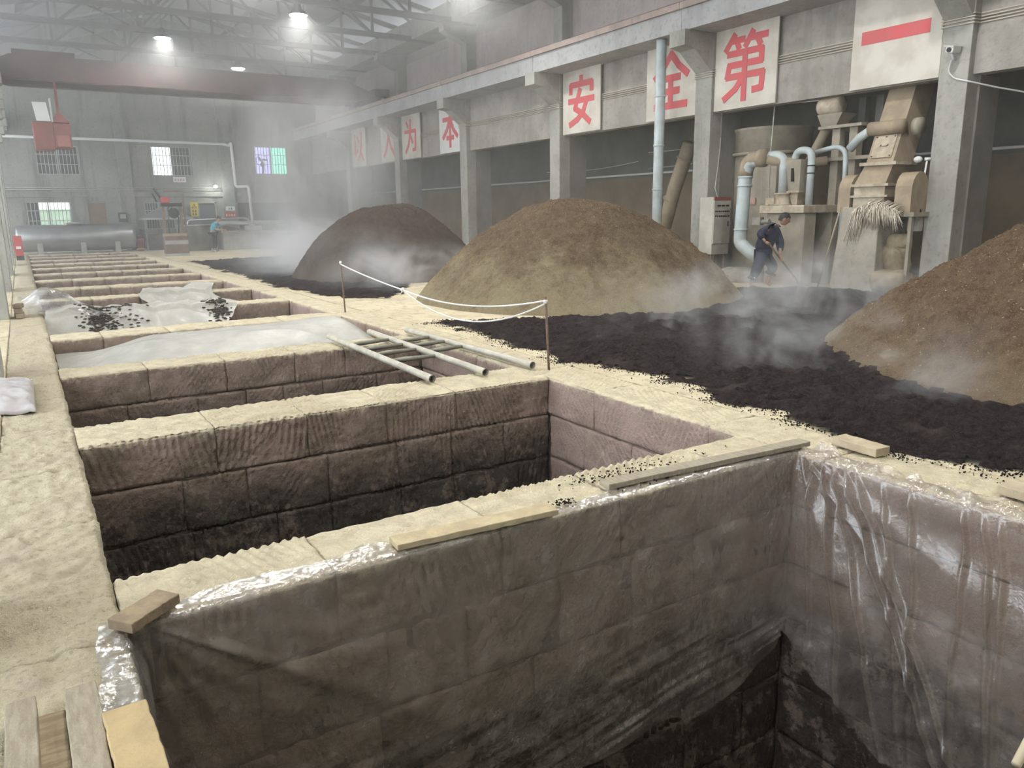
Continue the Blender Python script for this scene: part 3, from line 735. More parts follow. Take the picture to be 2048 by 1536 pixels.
# front panel: hangs over the first cross wall
nu, nv = 300, 190
s = np.linspace(0, 1, nu); q = np.linspace(0, 1, nv)
S, Q = np.meshgrid(s, q, indexing='ij')
x = PX0+.02+S*(PX1-PX0-.03)
lap = .05+.08*np.clip(fbm(S*9, S*0, S*0, 3)*.5+.5, 0, 1)+.10*np.exp(-((x-1.25)/.12)**2)
hang = 1.62+.10*fbm(S*6, S*0+3, S*0, 3)-.25*np.exp(-((x-PX1)/.35)**2)
tl = Q*(lap+hang)
ontop = tl < lap
y = np.where(ontop, WY[0]+(lap-tl), WY[0]-.035)
z = np.where(ontop, .016+.006*np.clip(fbm(x*22, tl*26, x*0, 3), -.2, 1), -(tl-lap))
dp = np.clip(-z, 0, 2)
# radial folds from the pinned corner at the left and the bunched corner on the right
rl = np.hypot(x-.22, dp+.02); al = np.arctan2(dp+.02, x-.2)
fold = .02*ridge(fbm(al*4, rl*.6, rl*0, 2))*np.exp(-rl/1.1)+.012*np.exp(-((al-.62)/.05)**2)*np.exp(-rl/1.2)*2
rr = np.hypot(PX1-x, dp+.05); ar = np.arctan2(dp+.05, PX1-x)
fold += .035*ridge(fbm(ar*7+9, rr*.5, rr*0, 2))*np.exp(-rr/.7)
fold += .014*fbm(x*1.3, z*1.3, x*0+5, 2)+.0025*ridge(np.abs(fbm(x*4, z*6, x*0, 3))*2)
lowz = np.clip((dp-.85)/.35, 0, 1)
fold += lowz*.014*ridge(2*np.abs(fbm(x*.8+z*1.2, z*15-x*2.2, x*0+2, 2)))*np.clip(fbm(x*1.2, z*2, x*0+8, 2)+.55, 0, 1)
fold += .05*np.clip(dp-.3, 0, 2)
fold *= np.clip(dp/.1, 0.0, 1)*.9
fold = np.where(ontop, 0, fold)
# right edge swings away from the corner low down
x2 = x-np.clip(dp-.95, 0, 1)*.42*np.clip(S*3-2, 0, 1)
film_sheet('film_panel', ln, np.stack([x2, y, z], -1), (0, -1, 0), fold)
# right panel: hangs over the kerb
nu, nv = 440, 170
s = np.linspace(0, 1, nu); q = np.linspace(0, 1, nv); S, Q = np.meshgrid(s, q, indexing='ij')
yy = .9+S*(WY[0]-.05-.9)
lap = .10+.10*np.clip(fbm(S*7+3, S*0, S*0, 3)*.6+.4, 0, 1)
hang = 1.75-.55*np.clip((yy-2.3)/.9, 0, 1)**1.5+.08*fbm(S*9, S*0+8, S*0, 3)
tl = Q*(lap+hang); ontop = tl < lap
xx = np.where(ontop, PX1+(lap-tl), PX1-.035)
z = np.where(ontop, .018+.03*np.clip(fbm(yy*12, tl*14, yy*0, 3), -.3, 1), -(tl-lap)); dp = np.clip(-z, 0, 2)
r1 = np.hypot(WY[0]-.12-yy, dp+.05); a1 = np.arctan2(dp+.05, WY[0]-.05-yy)
fold = .035*ridge(2*np.abs(fbm(a1*3.2+2, r1*.25, r1*0, 2)))*np.exp(-r1/1.3)
for yc, sl, am in ((3.06, .10, .05), (2.98, .22, .06), (2.90, .33, .055), (2.82, .52, .07), (2.74, .55, .065), (2.55, .2, .035), (2.36, .12, .04), (2.05, .06, .045), (1.95, .14, .04), (1.86, .10, .04)):
    fold += am*np.exp(-(((yy-(yc-sl*dp)+.02*fbm(dp*2, dp*0+yc, dp*0, 2))/.016)**2))*np.clip(1.2-dp*.5, 0, 1)
fold += .025*fbm(yy*1.8, z*1.8, yy*0+7, 3)+.005*ridge(2*np.abs(fbm(yy*4, z*3, yy*0+1, 3)))
lowz = np.clip((dp-.9)/.3, 0, 1); fold += lowz*.005*ridge(2*np.abs(fbm(yy*.8-z*.8, z*9+yy*4, yy*0+2, 2)))
fold += .06*np.clip(dp-.3, 0, 2); fold *= np.clip(dp/.1, 0, 1); fold = np.where(ontop, 0, fold)
film_sheet('film_panel', ln, np.stack([xx, yy, z], -1), (-1, 0, 0), fold, FILM_R)
# left panel: lies on the left kerb and drops into the pit
nu, nv = 150, 90
s = np.linspace(0, 1, nu); q = np.linspace(0, 1, nv); S, Q = np.meshgrid(s, q, indexing='ij')
yy = 1.2+S*(3.24-1.2); lap = .13+.02*fbm(S*6, S*0, S*0, 3)-.05*np.clip((yy-3.0)/.25, 0, 1); tl = Q*(lap+1.3); ontop = tl < lap
xx = np.where(ontop, PX0-(lap-tl), PX0+.01+.06*np.clip((tl-lap), 0, .4)); z = np.where(ontop, .022+.012*fbm(yy*14, tl*18, yy*0, 3), -(tl-lap))
dp = np.clip(-z, 0, 2); fold = np.clip(dp/.1, 0, 1)*(.03*ridge(2*np.abs(fbm(yy*6, dp*.8, yy*0, 2)))+.02*fbm(yy*2, dp*2, yy*0, 3))
film_sheet('film_panel', ln, np.stack([xx, yy, z], -1), (1, 0, 0), fold, FILM_T)

# mound under film in the fourth pit
nu, nv = 220, 90
s = np.linspace(0, 1, nu); q = np.linspace(0, 1, nv); S, Q = np.meshgrid(s, q, indexing='ij')
x = PX0+.03+S*(PX1-PX0-.05); y = WY[2]+WT[2]+.01+Q*(WY[3]-WY[2]-WT[2]-.03)
prof = np.clip(np.minimum(S/.30, (1-S)/.13), 0, 1); prof = prof*prof*(3-2*prof)
z = -.20+prof*(.26+.10*S)*np.sin(np.pi*np.clip(Q*1.02, 0, 1))**.7
z += .008*fbm(x*2.5, y*3, x*0, 3)+.016*ridge(2*np.abs(fbm(x*1.1+y*.6, y*1.4, x*0, 2)))
cm = thing('covered_grain_bed', (2.2, 10.7, -.3), 'filled pit heaped under pale plastic film', 'covered grain')
npmesh('film_cover', np.stack([x, y, z], -1).reshape(-1, 3), gridfaces(nu, nv), FILM_W, cm)
npmesh('grain_fill', np.stack([x, y, z-.03], -1).reshape(-1, 3), gridfaces(nu, nv), M('pale_fill', (0.36, 0.32, 0.235), (0.28, 0.245, 0.18), 5, .9), cm)

# film draped over the fifth cross wall, with mud
def mud_film():
    t = film_mat('muddy_film', .60, gloss=.2, rough=.2, milkc=(0.60, 0.58, 0.52)); return t
MUDF = mud_film()
def drape(label, y0, yw0, yw1, y1, z0, z1, x0, x1, seed, up, name='plastic_sheet', muds=()):
    nu, nv = 220, 100; s = np.linspace(0, 1, nu); q = np.linspace(0, 1, nv); S, Q = np.meshgrid(s, q, indexing='ij')
    kn = np.array([0, .38, .44, .60, .66, 1.0])
    yk = np.array([y0, yw0-.04, yw0, yw1, yw1+.04, y1]); zk = np.array([z0, -.05, up, up, -.05, z1])
    y = np.interp(Q, kn, yk); z = np.interp(Q, kn, zk); x = x0+S*(x1-x0)
    en = .18*fbm(Q*5+seed, Q*0, Q*0, 3); x = x+en*np.clip(1-S*4, 0, 1)+en*np.clip(S*4-3, 0, 1)
    n = .07*fbm(x*1.4, y*1.4, z+seed, 2)+.045*ridge(2*np.abs(fbm(x*1.6+y*1.2, y*1.1, x*0+seed, 2)))
    z = z+np.abs(n)*1.0; y = y-n*.5
    o = npmesh(name, np.stack([x, y, z], -1).reshape(-1, 3), gridfaces(nu, nv), FILM_W, label=label, cat='plastic sheet')
    cm2 = MB(); rng = random.Random(seed)
    for (mx, my, sx, sy, n2) in muds:
        for _ in range(n2):
            ux, uy = rng.gauss(mx, sx), rng.gauss(my, sy)
            k = int(np.argmin((x-ux)**2+(y-uy)**2)); r = rng.uniform(.010, .032)
            cm2.blob((x.flat[k], y.flat[k]-.01, z.flat[k]+.008), (r*1.2, r*.7, r*.45), 6, 4, .25)
    if muds: cm2.build('mud_clods', CLOD, o, kind='stuff')
    return o
drape('milky plastic sheet with dark mud bundled over the cross wall', 14.15, 14.9, 15.42, 15.9, -.55, -.3, .12, 3.2, 4, .05, muds=((.95, 14.8, .13, .16, 330), (2.9, 14.85, .09, .14, 220), (1.35, 14.75, .2, .2, 70)))
drape('clear plastic sheet bunched over the next cross wall past the muddy one', 17.2, 17.8, 18.32, 18.7, -.4, -.3, 1.9, 3.35, 9, .06)
# corner of film pulled up on the kerb
nu, nv = 120, 60; s = np.linspace(0, 1, nu); q = np.linspace(0, 1, nv); S, Q = np.meshgrid(s, q, indexing='ij')
x = -.22+S*1.6+.15*Q; y = 16.9-1.2*S-1.9*Q*(1-.35*S); z = .05+.30*np.exp(-((S-.25)/.28)**2)*np.exp(-((Q-.35)/.35)**2)-.42*np.clip(S-.45, 0, 1)
z += .04*ridge(2*np.abs(fbm(S*4+Q*2, Q*4, S*0, 3)))
npmesh('plastic_sheet', np.stack([x, y, z+.03], -1).reshape(-1, 3), gridfaces(nu, nv), FILM_T, label='loose end of clear film pulled up onto the rough kerb', cat='plastic sheet')
# folded sheet on the walkway
nu, nv = 60, 80; s = np.linspace(-1, 1, nu); q = np.linspace(-1, 1, nv); S, Q = np.meshgrid(s, q, indexing='ij')
ed = (1-np.abs(S)**8)*(1-np.abs(Q)**10); x = -.40+S*.32; y = 8.2+Q*.66-.12*S; z = .015+.10*ed**.5+.012*fbm(S*3, Q*4, S*0, 3)+.01*ridge(2*np.abs(fbm(S*2, Q*3, S*0+4, 2)))
bs = npmesh('folded_plastic_sheet', np.stack([x, y, z], -1).reshape(-1, 3), gridfaces(nu, nv), M('folded_film', (0.62, 0.60, 0.60), (0.50, 0.45, 0.44), 5, .3), label='folded whitish plastic sheet lying on the walkway by a column', cat='plastic sheet')
md = bs.modifiers.new('thick', 'SOLIDIFY'); md.thickness = .02

# ================================================================= SMALL THINGS AROUND THE PITS
def plank(name, label, a, b, w, t, mat, z=.02, bow=0, cat='plank', tilt=0):
    a, b = Vector((*a, 0)), Vector((*b, 0)); d = (b-a); L = d.length; d.normalize(); n = Vector((-d.y, d.x, 0))
    V = []; k = 14; rng = random.Random(label)
    for i in range(k+1):
        u = i/k; jw = 1+rng.uniform(-.04, .04); zz = z+bow*math.sin(math.pi*u)+tilt*u
        for sx, sz in ((-.5, 0), (.5, 0), (.5, 1), (-.5, 1)):
            p = a+d*(L*u)+n*(w*sx*jw); V.append((p.x, p.y, zz+t*sz+rng.uniform(-.002, .002)))
    Fc = [(0, 1, 2, 3), (4*k+3, 4*k+2, 4*k+1, 4*k)]
    for i in range(k):
        for j in range(4): j2 = (j+1) % 4; Fc.append((4*i+j, 4*i+4+j, 4*i+4+j2, 4*i+j2))
    m = MB(); m.add(V, Fc); return m.build(name, mat, bevel=.004, label=label, cat=cat)
DUSTW = M('dusted_board', (0.62, 0.51, 0.31), (0.50, 0.40, 0.25), 12, .9, bump=.3)
plank('board', 'short dusty board holding film on the pit wall, ragged end', (1.34, 3.265), (2.24, 3.20), .12, .032, DUSTW)
plank('board', 'long grey batten laid on film towards the pit corner', (2.70, 3.335), (4.36, 3.225), .10, .034, WOODG)
plank('board', 'chipped board with reddish end on the film corner by the kerb', (.13, 3.11), (.33, 3.27), .12, .045, M('dark_board', (0.30, 0.22, 0.15), (0.42, 0.32, 0.20), 10, .9, bump=.3), z=.03)
BRK = M('yellow_brick', (0.58, 0.48, 0.33), (0.47, 0.38, 0.26), 8, .9, bump=.3)
plank('brick', 'dusty brick weighing down film near the pit corner', (4.58, 3.12), (4.56, 2.78), .14, .055, BRK, cat='brick')
plank('brick', 'dusty brick weighing down film on the kerb away from the corner', (4.52, 2.02), (4.50, 1.72), .13, .055, BRK, cat='brick')
plank('plank', 'weathered plank with curved saw marks beside the film', (-.025, 2.70), (-.02, 1.9), .095, .06, WOODG, z=.03)
plank('plank', 'grey plank outermost in the row beside the film', (-.195, 2.72), (-.185, 1.9), .085, .055, WOODG, z=.03)
plank('plank', 'brownish plank lying low between two grey planks', (-.115, 2.68), (-.11, 1.9), .08, .02, WOOD, z=.01)
plank('plank', 'short yellow block of wood on the film-covered kerb', (.085, 2.46), (.105, 1.9), .125, .06, M('yellow_wood', (0.56, 0.42, 0.22), (0.47, 0.35, 0.19), 8, .8, bump=.2), z=.05)
m = MB(); m.tube([(2.98, 1.16, -.5), (3.6, 1.25, -.28), (4.24, 1.34, -.06)], .018, 8); m.build('stick', M('pale_wood', (0.72, 0.62, 0.42), rough=.7), True and None, True, label='pale stick leaning across the lined pit', cat='stick')
for i, (x, y, z, a) in enumerate(((-.19, 15.05, .0, .1), (-.21, 15.3, .0, -.1), (-.2, 15.12, .075, .05), (-.22, 15.2, .15, -.2))):
    m = MB(); m.obox((x-.06, y-.11, z+.005), (.12*math.cos(a), .12*math.sin(a), 0), (-.22*math.sin(a), .22*math.cos(a), 0), (0, 0, .07))
    m.build('brick', M('old_brick', (0.38, 0.30, 0.20), (0.28, 0.22, 0.16), 9, .9), bevel=.006, label=['bottom loose brick at the foot of a whitewashed column, nearer the kerb edge', 'bottom loose brick at the foot of a whitewashed column, farther along', 'middle loose brick of the stack at a whitewashed column', 'topmost loose brick of the stack at a whitewashed column'][i], cat='brick', group='bricks by the column')

# metal rack -------------------------------------------------------------------
rk = thing('metal_tube_rack', (3.75, 8.0, 0), 'dusty metal tube rack laid across an open pit', 'rack')
T = [((3.22, 9.66), (3.15, 6.50)), ((3.80, 9.72), (3.72, 6.47)), ((4.27, 9.55), (4.30, 6.50))]
zt = .055
for a, b in T:
    m = MB(); m.tube([(*a, zt), (*b, zt)], .036, 16, cap=False); m.tube([(*a, zt), (*b, zt)], .028, 16, cap=False); m.build('long_tube', TUBEM, rk, True, fix=False)
def lerp(i, y):
    (x0, y0), (x1, y1) = T[i]; return x0+(x1-x0)*(y-y0)/(y1-y0)
for ya, yb in ((8.85, 8.95), (8.45, 8.5), (8.05, 8.1), (7.6, 7.58)):
    m = MB(); m.tube([(lerp(0, ya), ya, zt), (lerp(0, ya)*.7+lerp(1, yb)*.3, (ya+yb)/2, zt), (lerp(1, yb), yb, zt)], [.018, .030, .018], 12); m.build('rung', RUNGM, rk, True)
for ya, yb in ((8.75, 8.82), (8.35, 8.4), (7.9, 7.95)):
    m = MB(); m.tube([(lerp(1, ya), ya, zt), (lerp(1, ya)*.5+lerp(2, yb)*.5, (ya+yb)/2, zt), (lerp(2, yb), yb, zt)], [.018, .030, .018], 12); m.build('rung', RUNGM, rk, True)

# rope barrier -------------------------------------------------------------------
def stake(label, x, y, h, lean):
    s = thing('stake', (x, y, 0), label, 'stake')
    m = MB(); m.tube([(x, y, -.04), (x+lean*.5, y, h*.5), (x+lean, y, h)], .013, 8); m.build('rod', RUST, s, True)
    m = MB(); m.lathe([(.019, -.02), (.024, 0), (.019, .02)], (x+lean, y, h-.05), 8); m.build('rope_lashing', ROPE, s, True)
stake('rusty rod stake standing by the cross wall under the rack', 4.45, 6.42, .76, -.04)
stake('rusty rod stake by the film-covered pit, one end of the rope', 4.42, 12.34, .88, -.03)
rp = thing('rope', (4.4, 9.4, .5), 'white rope strung double between two rusty stakes', 'rope')
p2, p1 = Vector((4.41, 6.42, .72)), Vector((4.39, 12.34, .80)); kn = Vector((4.42, 9.95, .56))
def cat(a, b, sag, n=16): return [a.lerp(b, i/n)-Vector((0, 0, sag*4*(i/n)*(1-i/n))) for i in range(n+1)]
m = MB(); m.tube(cat(p1, kn, .02), .010, 6); m.build('strand', ROPE, rp, True)
m = MB(); m.tube(cat(kn, p2, .13), .010, 6); m.build('strand', ROPE, rp, True)
m = MB(); m.tube(cat(kn, p2-Vector((0, 0, .03)), .30), .010, 6); m.build('strand', ROPE, rp, True)
m = MB(); m.blob(kn, .034, 8, 6); m.tube([kn, kn+Vector((-.02, .05, -.07))], .007, 6); m.build('knot', ROPE, rp, True)

# crumbs of dark grain spilled on the pit wall and kerb
def crumbs(label, spots, seed):
    rng = np.random.default_rng(seed); m = MB()
    for (cx, cy_, sx, sy, n, z) in spots:
        for _ in range(n):
            r = rng.uniform(.003, .009); m.blob((rng.normal(cx, sx), rng.normal(cy_, sy), z+r*.5), (r, r*.8, r*.7), 5, 3, .3)
    m.build('spilled_grain', WET, None, label=label, cat='grain', kind='stuff')
crumbs('dark grain crumbs spilled on the cross wall beside the batten', [(2.95, 3.52, .20, .05, 120, .010), (2.36, 3.27, .04, .025, 60, .020), (3.3, 3.46, .3, .06, 40, .010), (3.1, 3.26, .2, .015, 25, .018)], 5)
crumbs('dark grain crumbs by the brick on the kerb', [(4.62, 2.7, .03, .05, 40, .02), (4.70, 2.2, .03, .3, 60, .012)], 6)

# ================================================================= SIGNS ON THE LINTEL
STROKES = {
 '安': [[(50, 97), (50, 86)], [(12, 66), (12, 82), (88, 82), (88, 66)], [(6, 48), (94, 48)], [(46, 70), (28, 32), (56, 18), (82, 0)], [(71, 46), (58, 22), (38, 8), (10, -2)]],
 '全': [[(50, 96), (30, 74), (6, 56)], [(50, 96), (70, 74), (94, 56)], [(27, 53), (73, 53)], [(29, 29), (71, 29)], [(8, 3), (92, 3)], [(50, 53), (50, 3)]],
 '第': [[(26, 98), (8, 76)], [(20, 89), (46, 89)], [(31, 88), (36, 77)], [(64, 98), (50, 78)], [(58, 89), (93, 89)], [(74, 88), (80, 77)], [(14, 69), (84, 69), (84, 51)], [(16, 51), (84, 51)], [(17, 51), (13, 33), (88, 33), (86, 9), (70, 8)], [(50, 69), (50, -5)], [(47, 31), (32, 13), (8, -1)]],
 '以': [[(18, 90), (18, 22), (44, 38)], [(42, 84), (54, 64)], [(80, 94), (78, 52), (64, 22), (38, 0)], [(68, 30), (94, 2)]],
 '人': [[(50, 94), (46, 56), (32, 24), (6, 0)], [(50, 60), (66, 26), (94, 0)]],
 '为': [[(20, 90), (32, 76)], [(8, 62), (86, 62), (82, 6), (64, 5)], [(50, 96), (46, 54), (32, 22), (10, 0)], [(52, 44), (62, 28)]],
 '本': [[(8, 72), (92, 72)], [(50, 97), (50, -4)], [(47, 70), (30, 42), (6, 22)], [(53, 70), (70, 42), (94, 22)], [(30, 20), (70, 20)]]}
STROKE_W = {'安': 13, '全': 13, '第': 10.5, '以': 11, '人': 12, '为': 11, '本': 13}
def char_sign(ch, y, label, board=SIGNW, size=1.28, z0=3.85, hgt=1.76, wid=1.79, dz=0.0):
    x = XLIN-.085
    s = thing('sign_board', (x, y, z0), label, 'sign')
    m = MB(); m.box(x, x+.04, y-wid/2, y+wid/2, z0, z0+hgt); m.build('board', board, s, bevel=.006)
    if ch == '一':
        m = MB(); m.box(x-.006, x, y-.66, y+.70, z0+.80+dz, z0+1.04+dz); m.build('character', SIGNR, s); return
    m = MB(); hw = STROKE_W[ch]/2; k = size*1.02/100; zc = z0+hgt/2-.47*size+dz
    ns = 0
    for st in STROKES[ch]:
        for (a0, b0), (a1, b1) in zip(st[:-1], st[1:]):
            d = Vector((a1-a0, b1-b0)).normalized(); e = d*hw*.55; n = Vector((-d.y, d.x))*hw
            q = [Vector((a0, b0))-e+n, Vector((a0, b0))-e-n, Vector((a1, b1))+e-n, Vector((a1, b1))+e+n]
            ns += 1; m.prism([(y-(p.x-50)*k, zc+p.y*k) for p in q], x-.005-.0008*ns, x-.001, 'x')
    m.build('character', SIGNR, s); return
char_sign('安', 18.92, 'white board with red character under a roof radical, by the column between mounds')
char_sign('全', 15.2, 'white board with red character half hidden by the vertical pipe')
char_sign('第', 12.83, 'white board with red many-stroked character above the cylinder tank', size=1.34)
char_sign('一', 9.23, 'white board with one red horizontal stroke above the inclined duct')
char_sign('本', 27.12, 'new bright white board with red character behind a column', SIGNN)
char_sign('为', 30.65, 'pale board with red character fading in the steam')
char_sign('人', 32.95, 'hazy board with red two-stroke character behind a column')
char_sign('以', 36.6, 'hazy board last before the end wall, red character lost in steam')

# cables clipped along the lintel
for j in range(4):
    z = 4.80-.05*j; pts = [(XLIN-.02, YF+.1, z)]
    for y in COLY:
        pts += [(XLIN-.02, y-.3, z), (XCOL-.02, y-.28, z), (XCOL-.02, y+.28, z), (XLIN-.02, y+.3, z)]
    pts.append((XLIN-.02, YB-.1, z))
    m = MB()
    for a, b in zip(pts[:-1], pts[1:]): m.tube([a, b], .013, 5)
    m.build('electric_cable', M('cable_grey', (0.50, 0.44, 0.36), rough=.7), label='pale electric cable clipped along the lintel and around the columns', cat='cable', group='lintel cables')

# rail pipe and slack wires in the aisle
m = MB(); m.tube([(XR-.06, YF, 2.79), (XR-.06, YB, 2.79)], .035, 8); m.build('wall_pipe', WHITE, None, True, label='thin white pipe running along the aisle wall', cat='pipe')
for (y0, y1, z0, z1, sg) in ((14.3, 19.9, 3.35, 2.95, .12), (14.3, 19.9, 3.7, 3.45, .1), (20.4, 25.8, 3.2, 3.1, .1)):
    m = MB(); m.tube(cat(Vector((XR-.2, y0, z0)), Vector((XR-.2, y1, z1)), sg), .012, 5); m.build('slack_wire', WHITE, None, True, label='slack pale wire hanging along the aisle wall', cat='wire', group='aisle wires')

# ================================================================= PIPES
def pipe(name, label, pts, r, mat, bands=(), n=16, parent=None, bm=None):
    t = parent or thing(name, pts[0], label, 'pipe')
    m = MB(); m.tube(pts, r, n); m.build('pipe_run', mat, t, True)
    for p, d in bands:
        d = Vector(d).normalized(); p = Vector(p)
        m = MB(); m.tube([p-d*.02, p+d*.02], r*1.12, n); m.build('band', bm or mat, t, True)
    return t
def arc(pts, rad, n=6):
    """rounds the corners of a polyline"""
    pts = [Vector(p) for p in pts]; out = [pts[0]]
    for a, b, c in zip(pts[:-2], pts[1:-1], pts[2:]):
        r = min(rad, (b-a).length*.48, (c-b).length*.48); p, q = b+(a-b).normalized()*r, b+(c-b).normalized()*r
        for i in range(n+1):
            t = i/n; out.append((1-t)**2*p+2*t*(1-t)*b+t*t*q)
    return out+[pts[-1]]
pipe('downpipe', 'tall pale blue-grey vertical pipe beside a column', [(13.62, 14.86, 5.58), (13.62, 14.86, 3.0), (13.62, 14.86, 0)], .125, PVC,
     [((13.62, 14.86, z), (0, 0, 1)) for z in (4.3, 3.15, 2.1, 1.1)], 20)
pipe('chute_pipe', 'brown dusty pipe slanting down behind the vertical pipe', [(16.0, 16.2, 3.4), (16.0, 16.75, 2.2), (16.0, 17.5, .02)], .2, PVC_B, [((16.0, 16.9, 1.9), (0, .5, -1)), ((16, 16.4, 3.0), (0, .5, -1))], 18)

# ================================================================= CYLINDER TANK
ct = thing('dust_collector_tank', (15.75, 13.15, 0), 'dusty cylindrical steel tank behind the blower pipes', 'tank')
m = MB(); m.lathe([(.82, .0), (.86, .4), (.88, 2.85)], (15.75, 13.15, 0), 40); m.build('shell', DUSTY_METAL, ct, True)
m = MB(); m.lathe([(.88, 0), (.96, .01), (.96, .07), (.90, .08)], (15.75, 13.15, 2.84), 40); m.build('flange_ring', DUSTY_METAL, ct, True)
m = MB(); m.lathe([(.9, 0), (.9, .48), (.93, .5), (.93, .56), (.5, .6), (.01, .62)], (15.75, 13.15, 2.91), 40); m.build('top_drum', DUSTY_METAL, ct, True)
m = MB(); m.lathe([(.2, 0), (.2, .5)], (15.4, 14.0, 3.2), 16, 'y'); m.lathe([(.27, .5), (.27, .56)], (15.4, 14.0, 3.2), 16, 'y'); m.build('side_outlet', DUSTY_METAL, ct, True)
m = MB(); m.box(14.97, 15.0, 12.35, 12.95, .3, 2.55); m.build('access_door', DUSTY_METAL, ct, bevel=.01)
m = MB(); m.box(14.885, 14.895, 12.86, 13.16, 1.70, 1.86); o = m.build('warning_sticker', M('sticker_red', (0.6, 0.16, 0.14), (0.68, 0.55, 0.48), 60, .6, lo=.45, hi=.5), ct)
m = MB(); m.tube([(14.62, 12.22, 3.86), (14.62, 12.26, 2.7), (14.62, 12.2, .6)], .014, 6); m.build('support_rod', CABIN, None, True, label='thin pale rod hanging from the lintel in front of the tank', cat='rod')
m = MB(); m.tube([(14.64, 13.95, 3.88), (14.64, 12.2, 3.86), (14.64, 10.73, 3.8)], .014, 6); m.build('conduit', WHITE, None, True, label='thin white conduit under the lintel edge', cat='conduit')

# ================================================================= MILL WITH BLOWER PIPES
ml = thing('grain_mill', (14.1, 10.9, 0), 'dusty concrete mill stand with pale platform and green disc', 'machine')
m = MB(); m.box(13.62, 13.98, 10.46, 11.42, 0, 1.5); m.build('front_leg', DUSTY_METAL, ml, bevel=.01)
m = MB(); m.box(14.5, 14.85, 10.46, 11.42, 0, 1.5); m.build('rear_leg', DUSTY_METAL, ml, bevel=.01)
m = MB(); m.box(13.98, 14.5, 11.2, 11.42, 0, 1.5); m.build('back_panel', PIER, ml)
m = MB(); m.box(13.52, 14.9, 10.42, 11.55, 1.5, 1.66); m.build('platform', DUSTY_PALE, ml, bevel=.015)
m = MB(); m.lathe([(.115, 0), (.115, .02), (.1, .03)], (13.625, 10.87, .74), 24, 'x'); m.build('green_disc', M('green_paint', (0.03, 0.20, 0.14), rough=.5), ml)
for v in ml.children[-1].data.vertices: pass
m = MB(); m.lathe([(.19, 0), (.19, .03), (.15, .04), (.15, .22), (.17, .23), (.17, .26)], (13.9, 11.28, 1.66), 20); m.build('inlet_base', DUSTY_PALE, ml, True)
m = MB(); m.box(13.7, 13.85, 11.33, 11.55, 1.68, 1.82); m.build('inlet_box', DUSTY_PALE, ml)
m = MB(); m.tube(arc([(13.9, 11.28, 1.9), (13.9, 11.28, 2.72), (13.78, 11.78, 2.68)], .3), .095, 16); m.build('inlet_pipe', PVC, ml, True)
m = MB(); m.add([(13.85, 10.82, 2.58), (13.85, 11.32, 2.58), (14.45, 11.32, 2.58), (14.45, 10.82, 2.58), (13.95, 10.90, 1.95), (13.95, 11.18, 1.95), (14.3, 11.18, 1.95), (14.3, 10.90, 1.95)],
                [(0, 1, 2, 3), (7, 6, 5, 4), (0, 4, 5, 1), (1, 5, 6, 2), (2, 6, 7, 3), (3, 7, 4, 0)]); m.build('hopper', DUSTY_METAL, ml)
m = MB(); m.box(13.90, 14.35, 10.86, 11.22, 1.92, 1.96); m.build('hopper_flange', DUSTY_PALE, ml)
m = MB(); m.add([(13.95, 10.92, 1.92), (13.95, 11.16, 1.92), (14.3, 11.16, 1.92), (14.3, 10.92, 1.92), (14.0, 10.98, 1.66), (14.0, 11.1, 1.66), (14.2, 11.1, 1.66), (14.2, 10.98, 1.66)],
                [(0, 1, 2, 3), (7, 6, 5, 4), (0, 4, 5, 1), (1, 5, 6, 2), (2, 6, 7, 3), (3, 7, 4, 0)]); m.build('hopper_throat', DUSTY_PALE, ml)
m = MB(); m.tube([(13.885, 11.04, 2.42), (13.90, 11.04, 2.15)], .035, 8); m.build('sight_window', DARK, ml)
m = MB(); m.tube(arc([(14.0, 10.68, 1.66), (14.0, 10.68, 2.76), (14.0, 11.05, 2.78), (14.05, 11.15, 2.5)], .22), .075, 14); m.build('gooseneck_pipe', PVC, ml, True)
for z in (2.3, 2.45):
    m = MB(); m.lathe([(.08, -.012), (.08, .012)], (14.0, 10.68, z), 14); m.build('clamp_ring', BLACK, ml)
m = MB(); m.box(13.5, 13.62, 11.5, 11.72, 1.26, 1.42); m.tube([(13.56, 11.5, 1.32), (13.56, 11.3, 1.34)], .045, 10); m.build('drive_motor', M('motor_grey', (0.22, 0.22, 0.21), (0.34, 0.30, 0.24), 6, .6), ml)

bp = pipe('blower_pipe', 'thick pale blue pipe with elbow down beside the worker', arc([(14.1, 11.55, .35), (13.7, 11.85, .62), (13.7, 12.2, .85), (13.7, 12.2, 1.05), (13.7, 12.14, 2.35), (13.7, 12.05, 2.6), (13.7, 11.78, 2.64)], .35), .145, PVC,
          [((13.7, 12.19, 1.15), (0, 0, 1)), ((13.7, 12.15, 2.1), (0, 0, 1)), ((13.7, 12.14, 2.28), (0, 0, 1))], 18)
m = MB(); m.tube(arc([(13.7, 12.14, 2.3), (13.7, 12.1, 2.62), (13.7, 11.74, 2.66)], .3), .152, 18); m.build('elbow', PVC_B, bp, True)
m = MB(); m.lathe([(.12, -.12), (.19, -.06), (.19, .06), (.13, .12)], (13.72, 11.72, 2.66), 18, 'y'); m.build('coupling', PVC_B, bp, True)
m = MB(); m.tube([(13.75, 11.6, 2.62), (14.1, 10.95, 2.5), (14.4, 10.6, 2.55)], .10, 14); m.build('pipe_branch', PVC_B, bp, True)

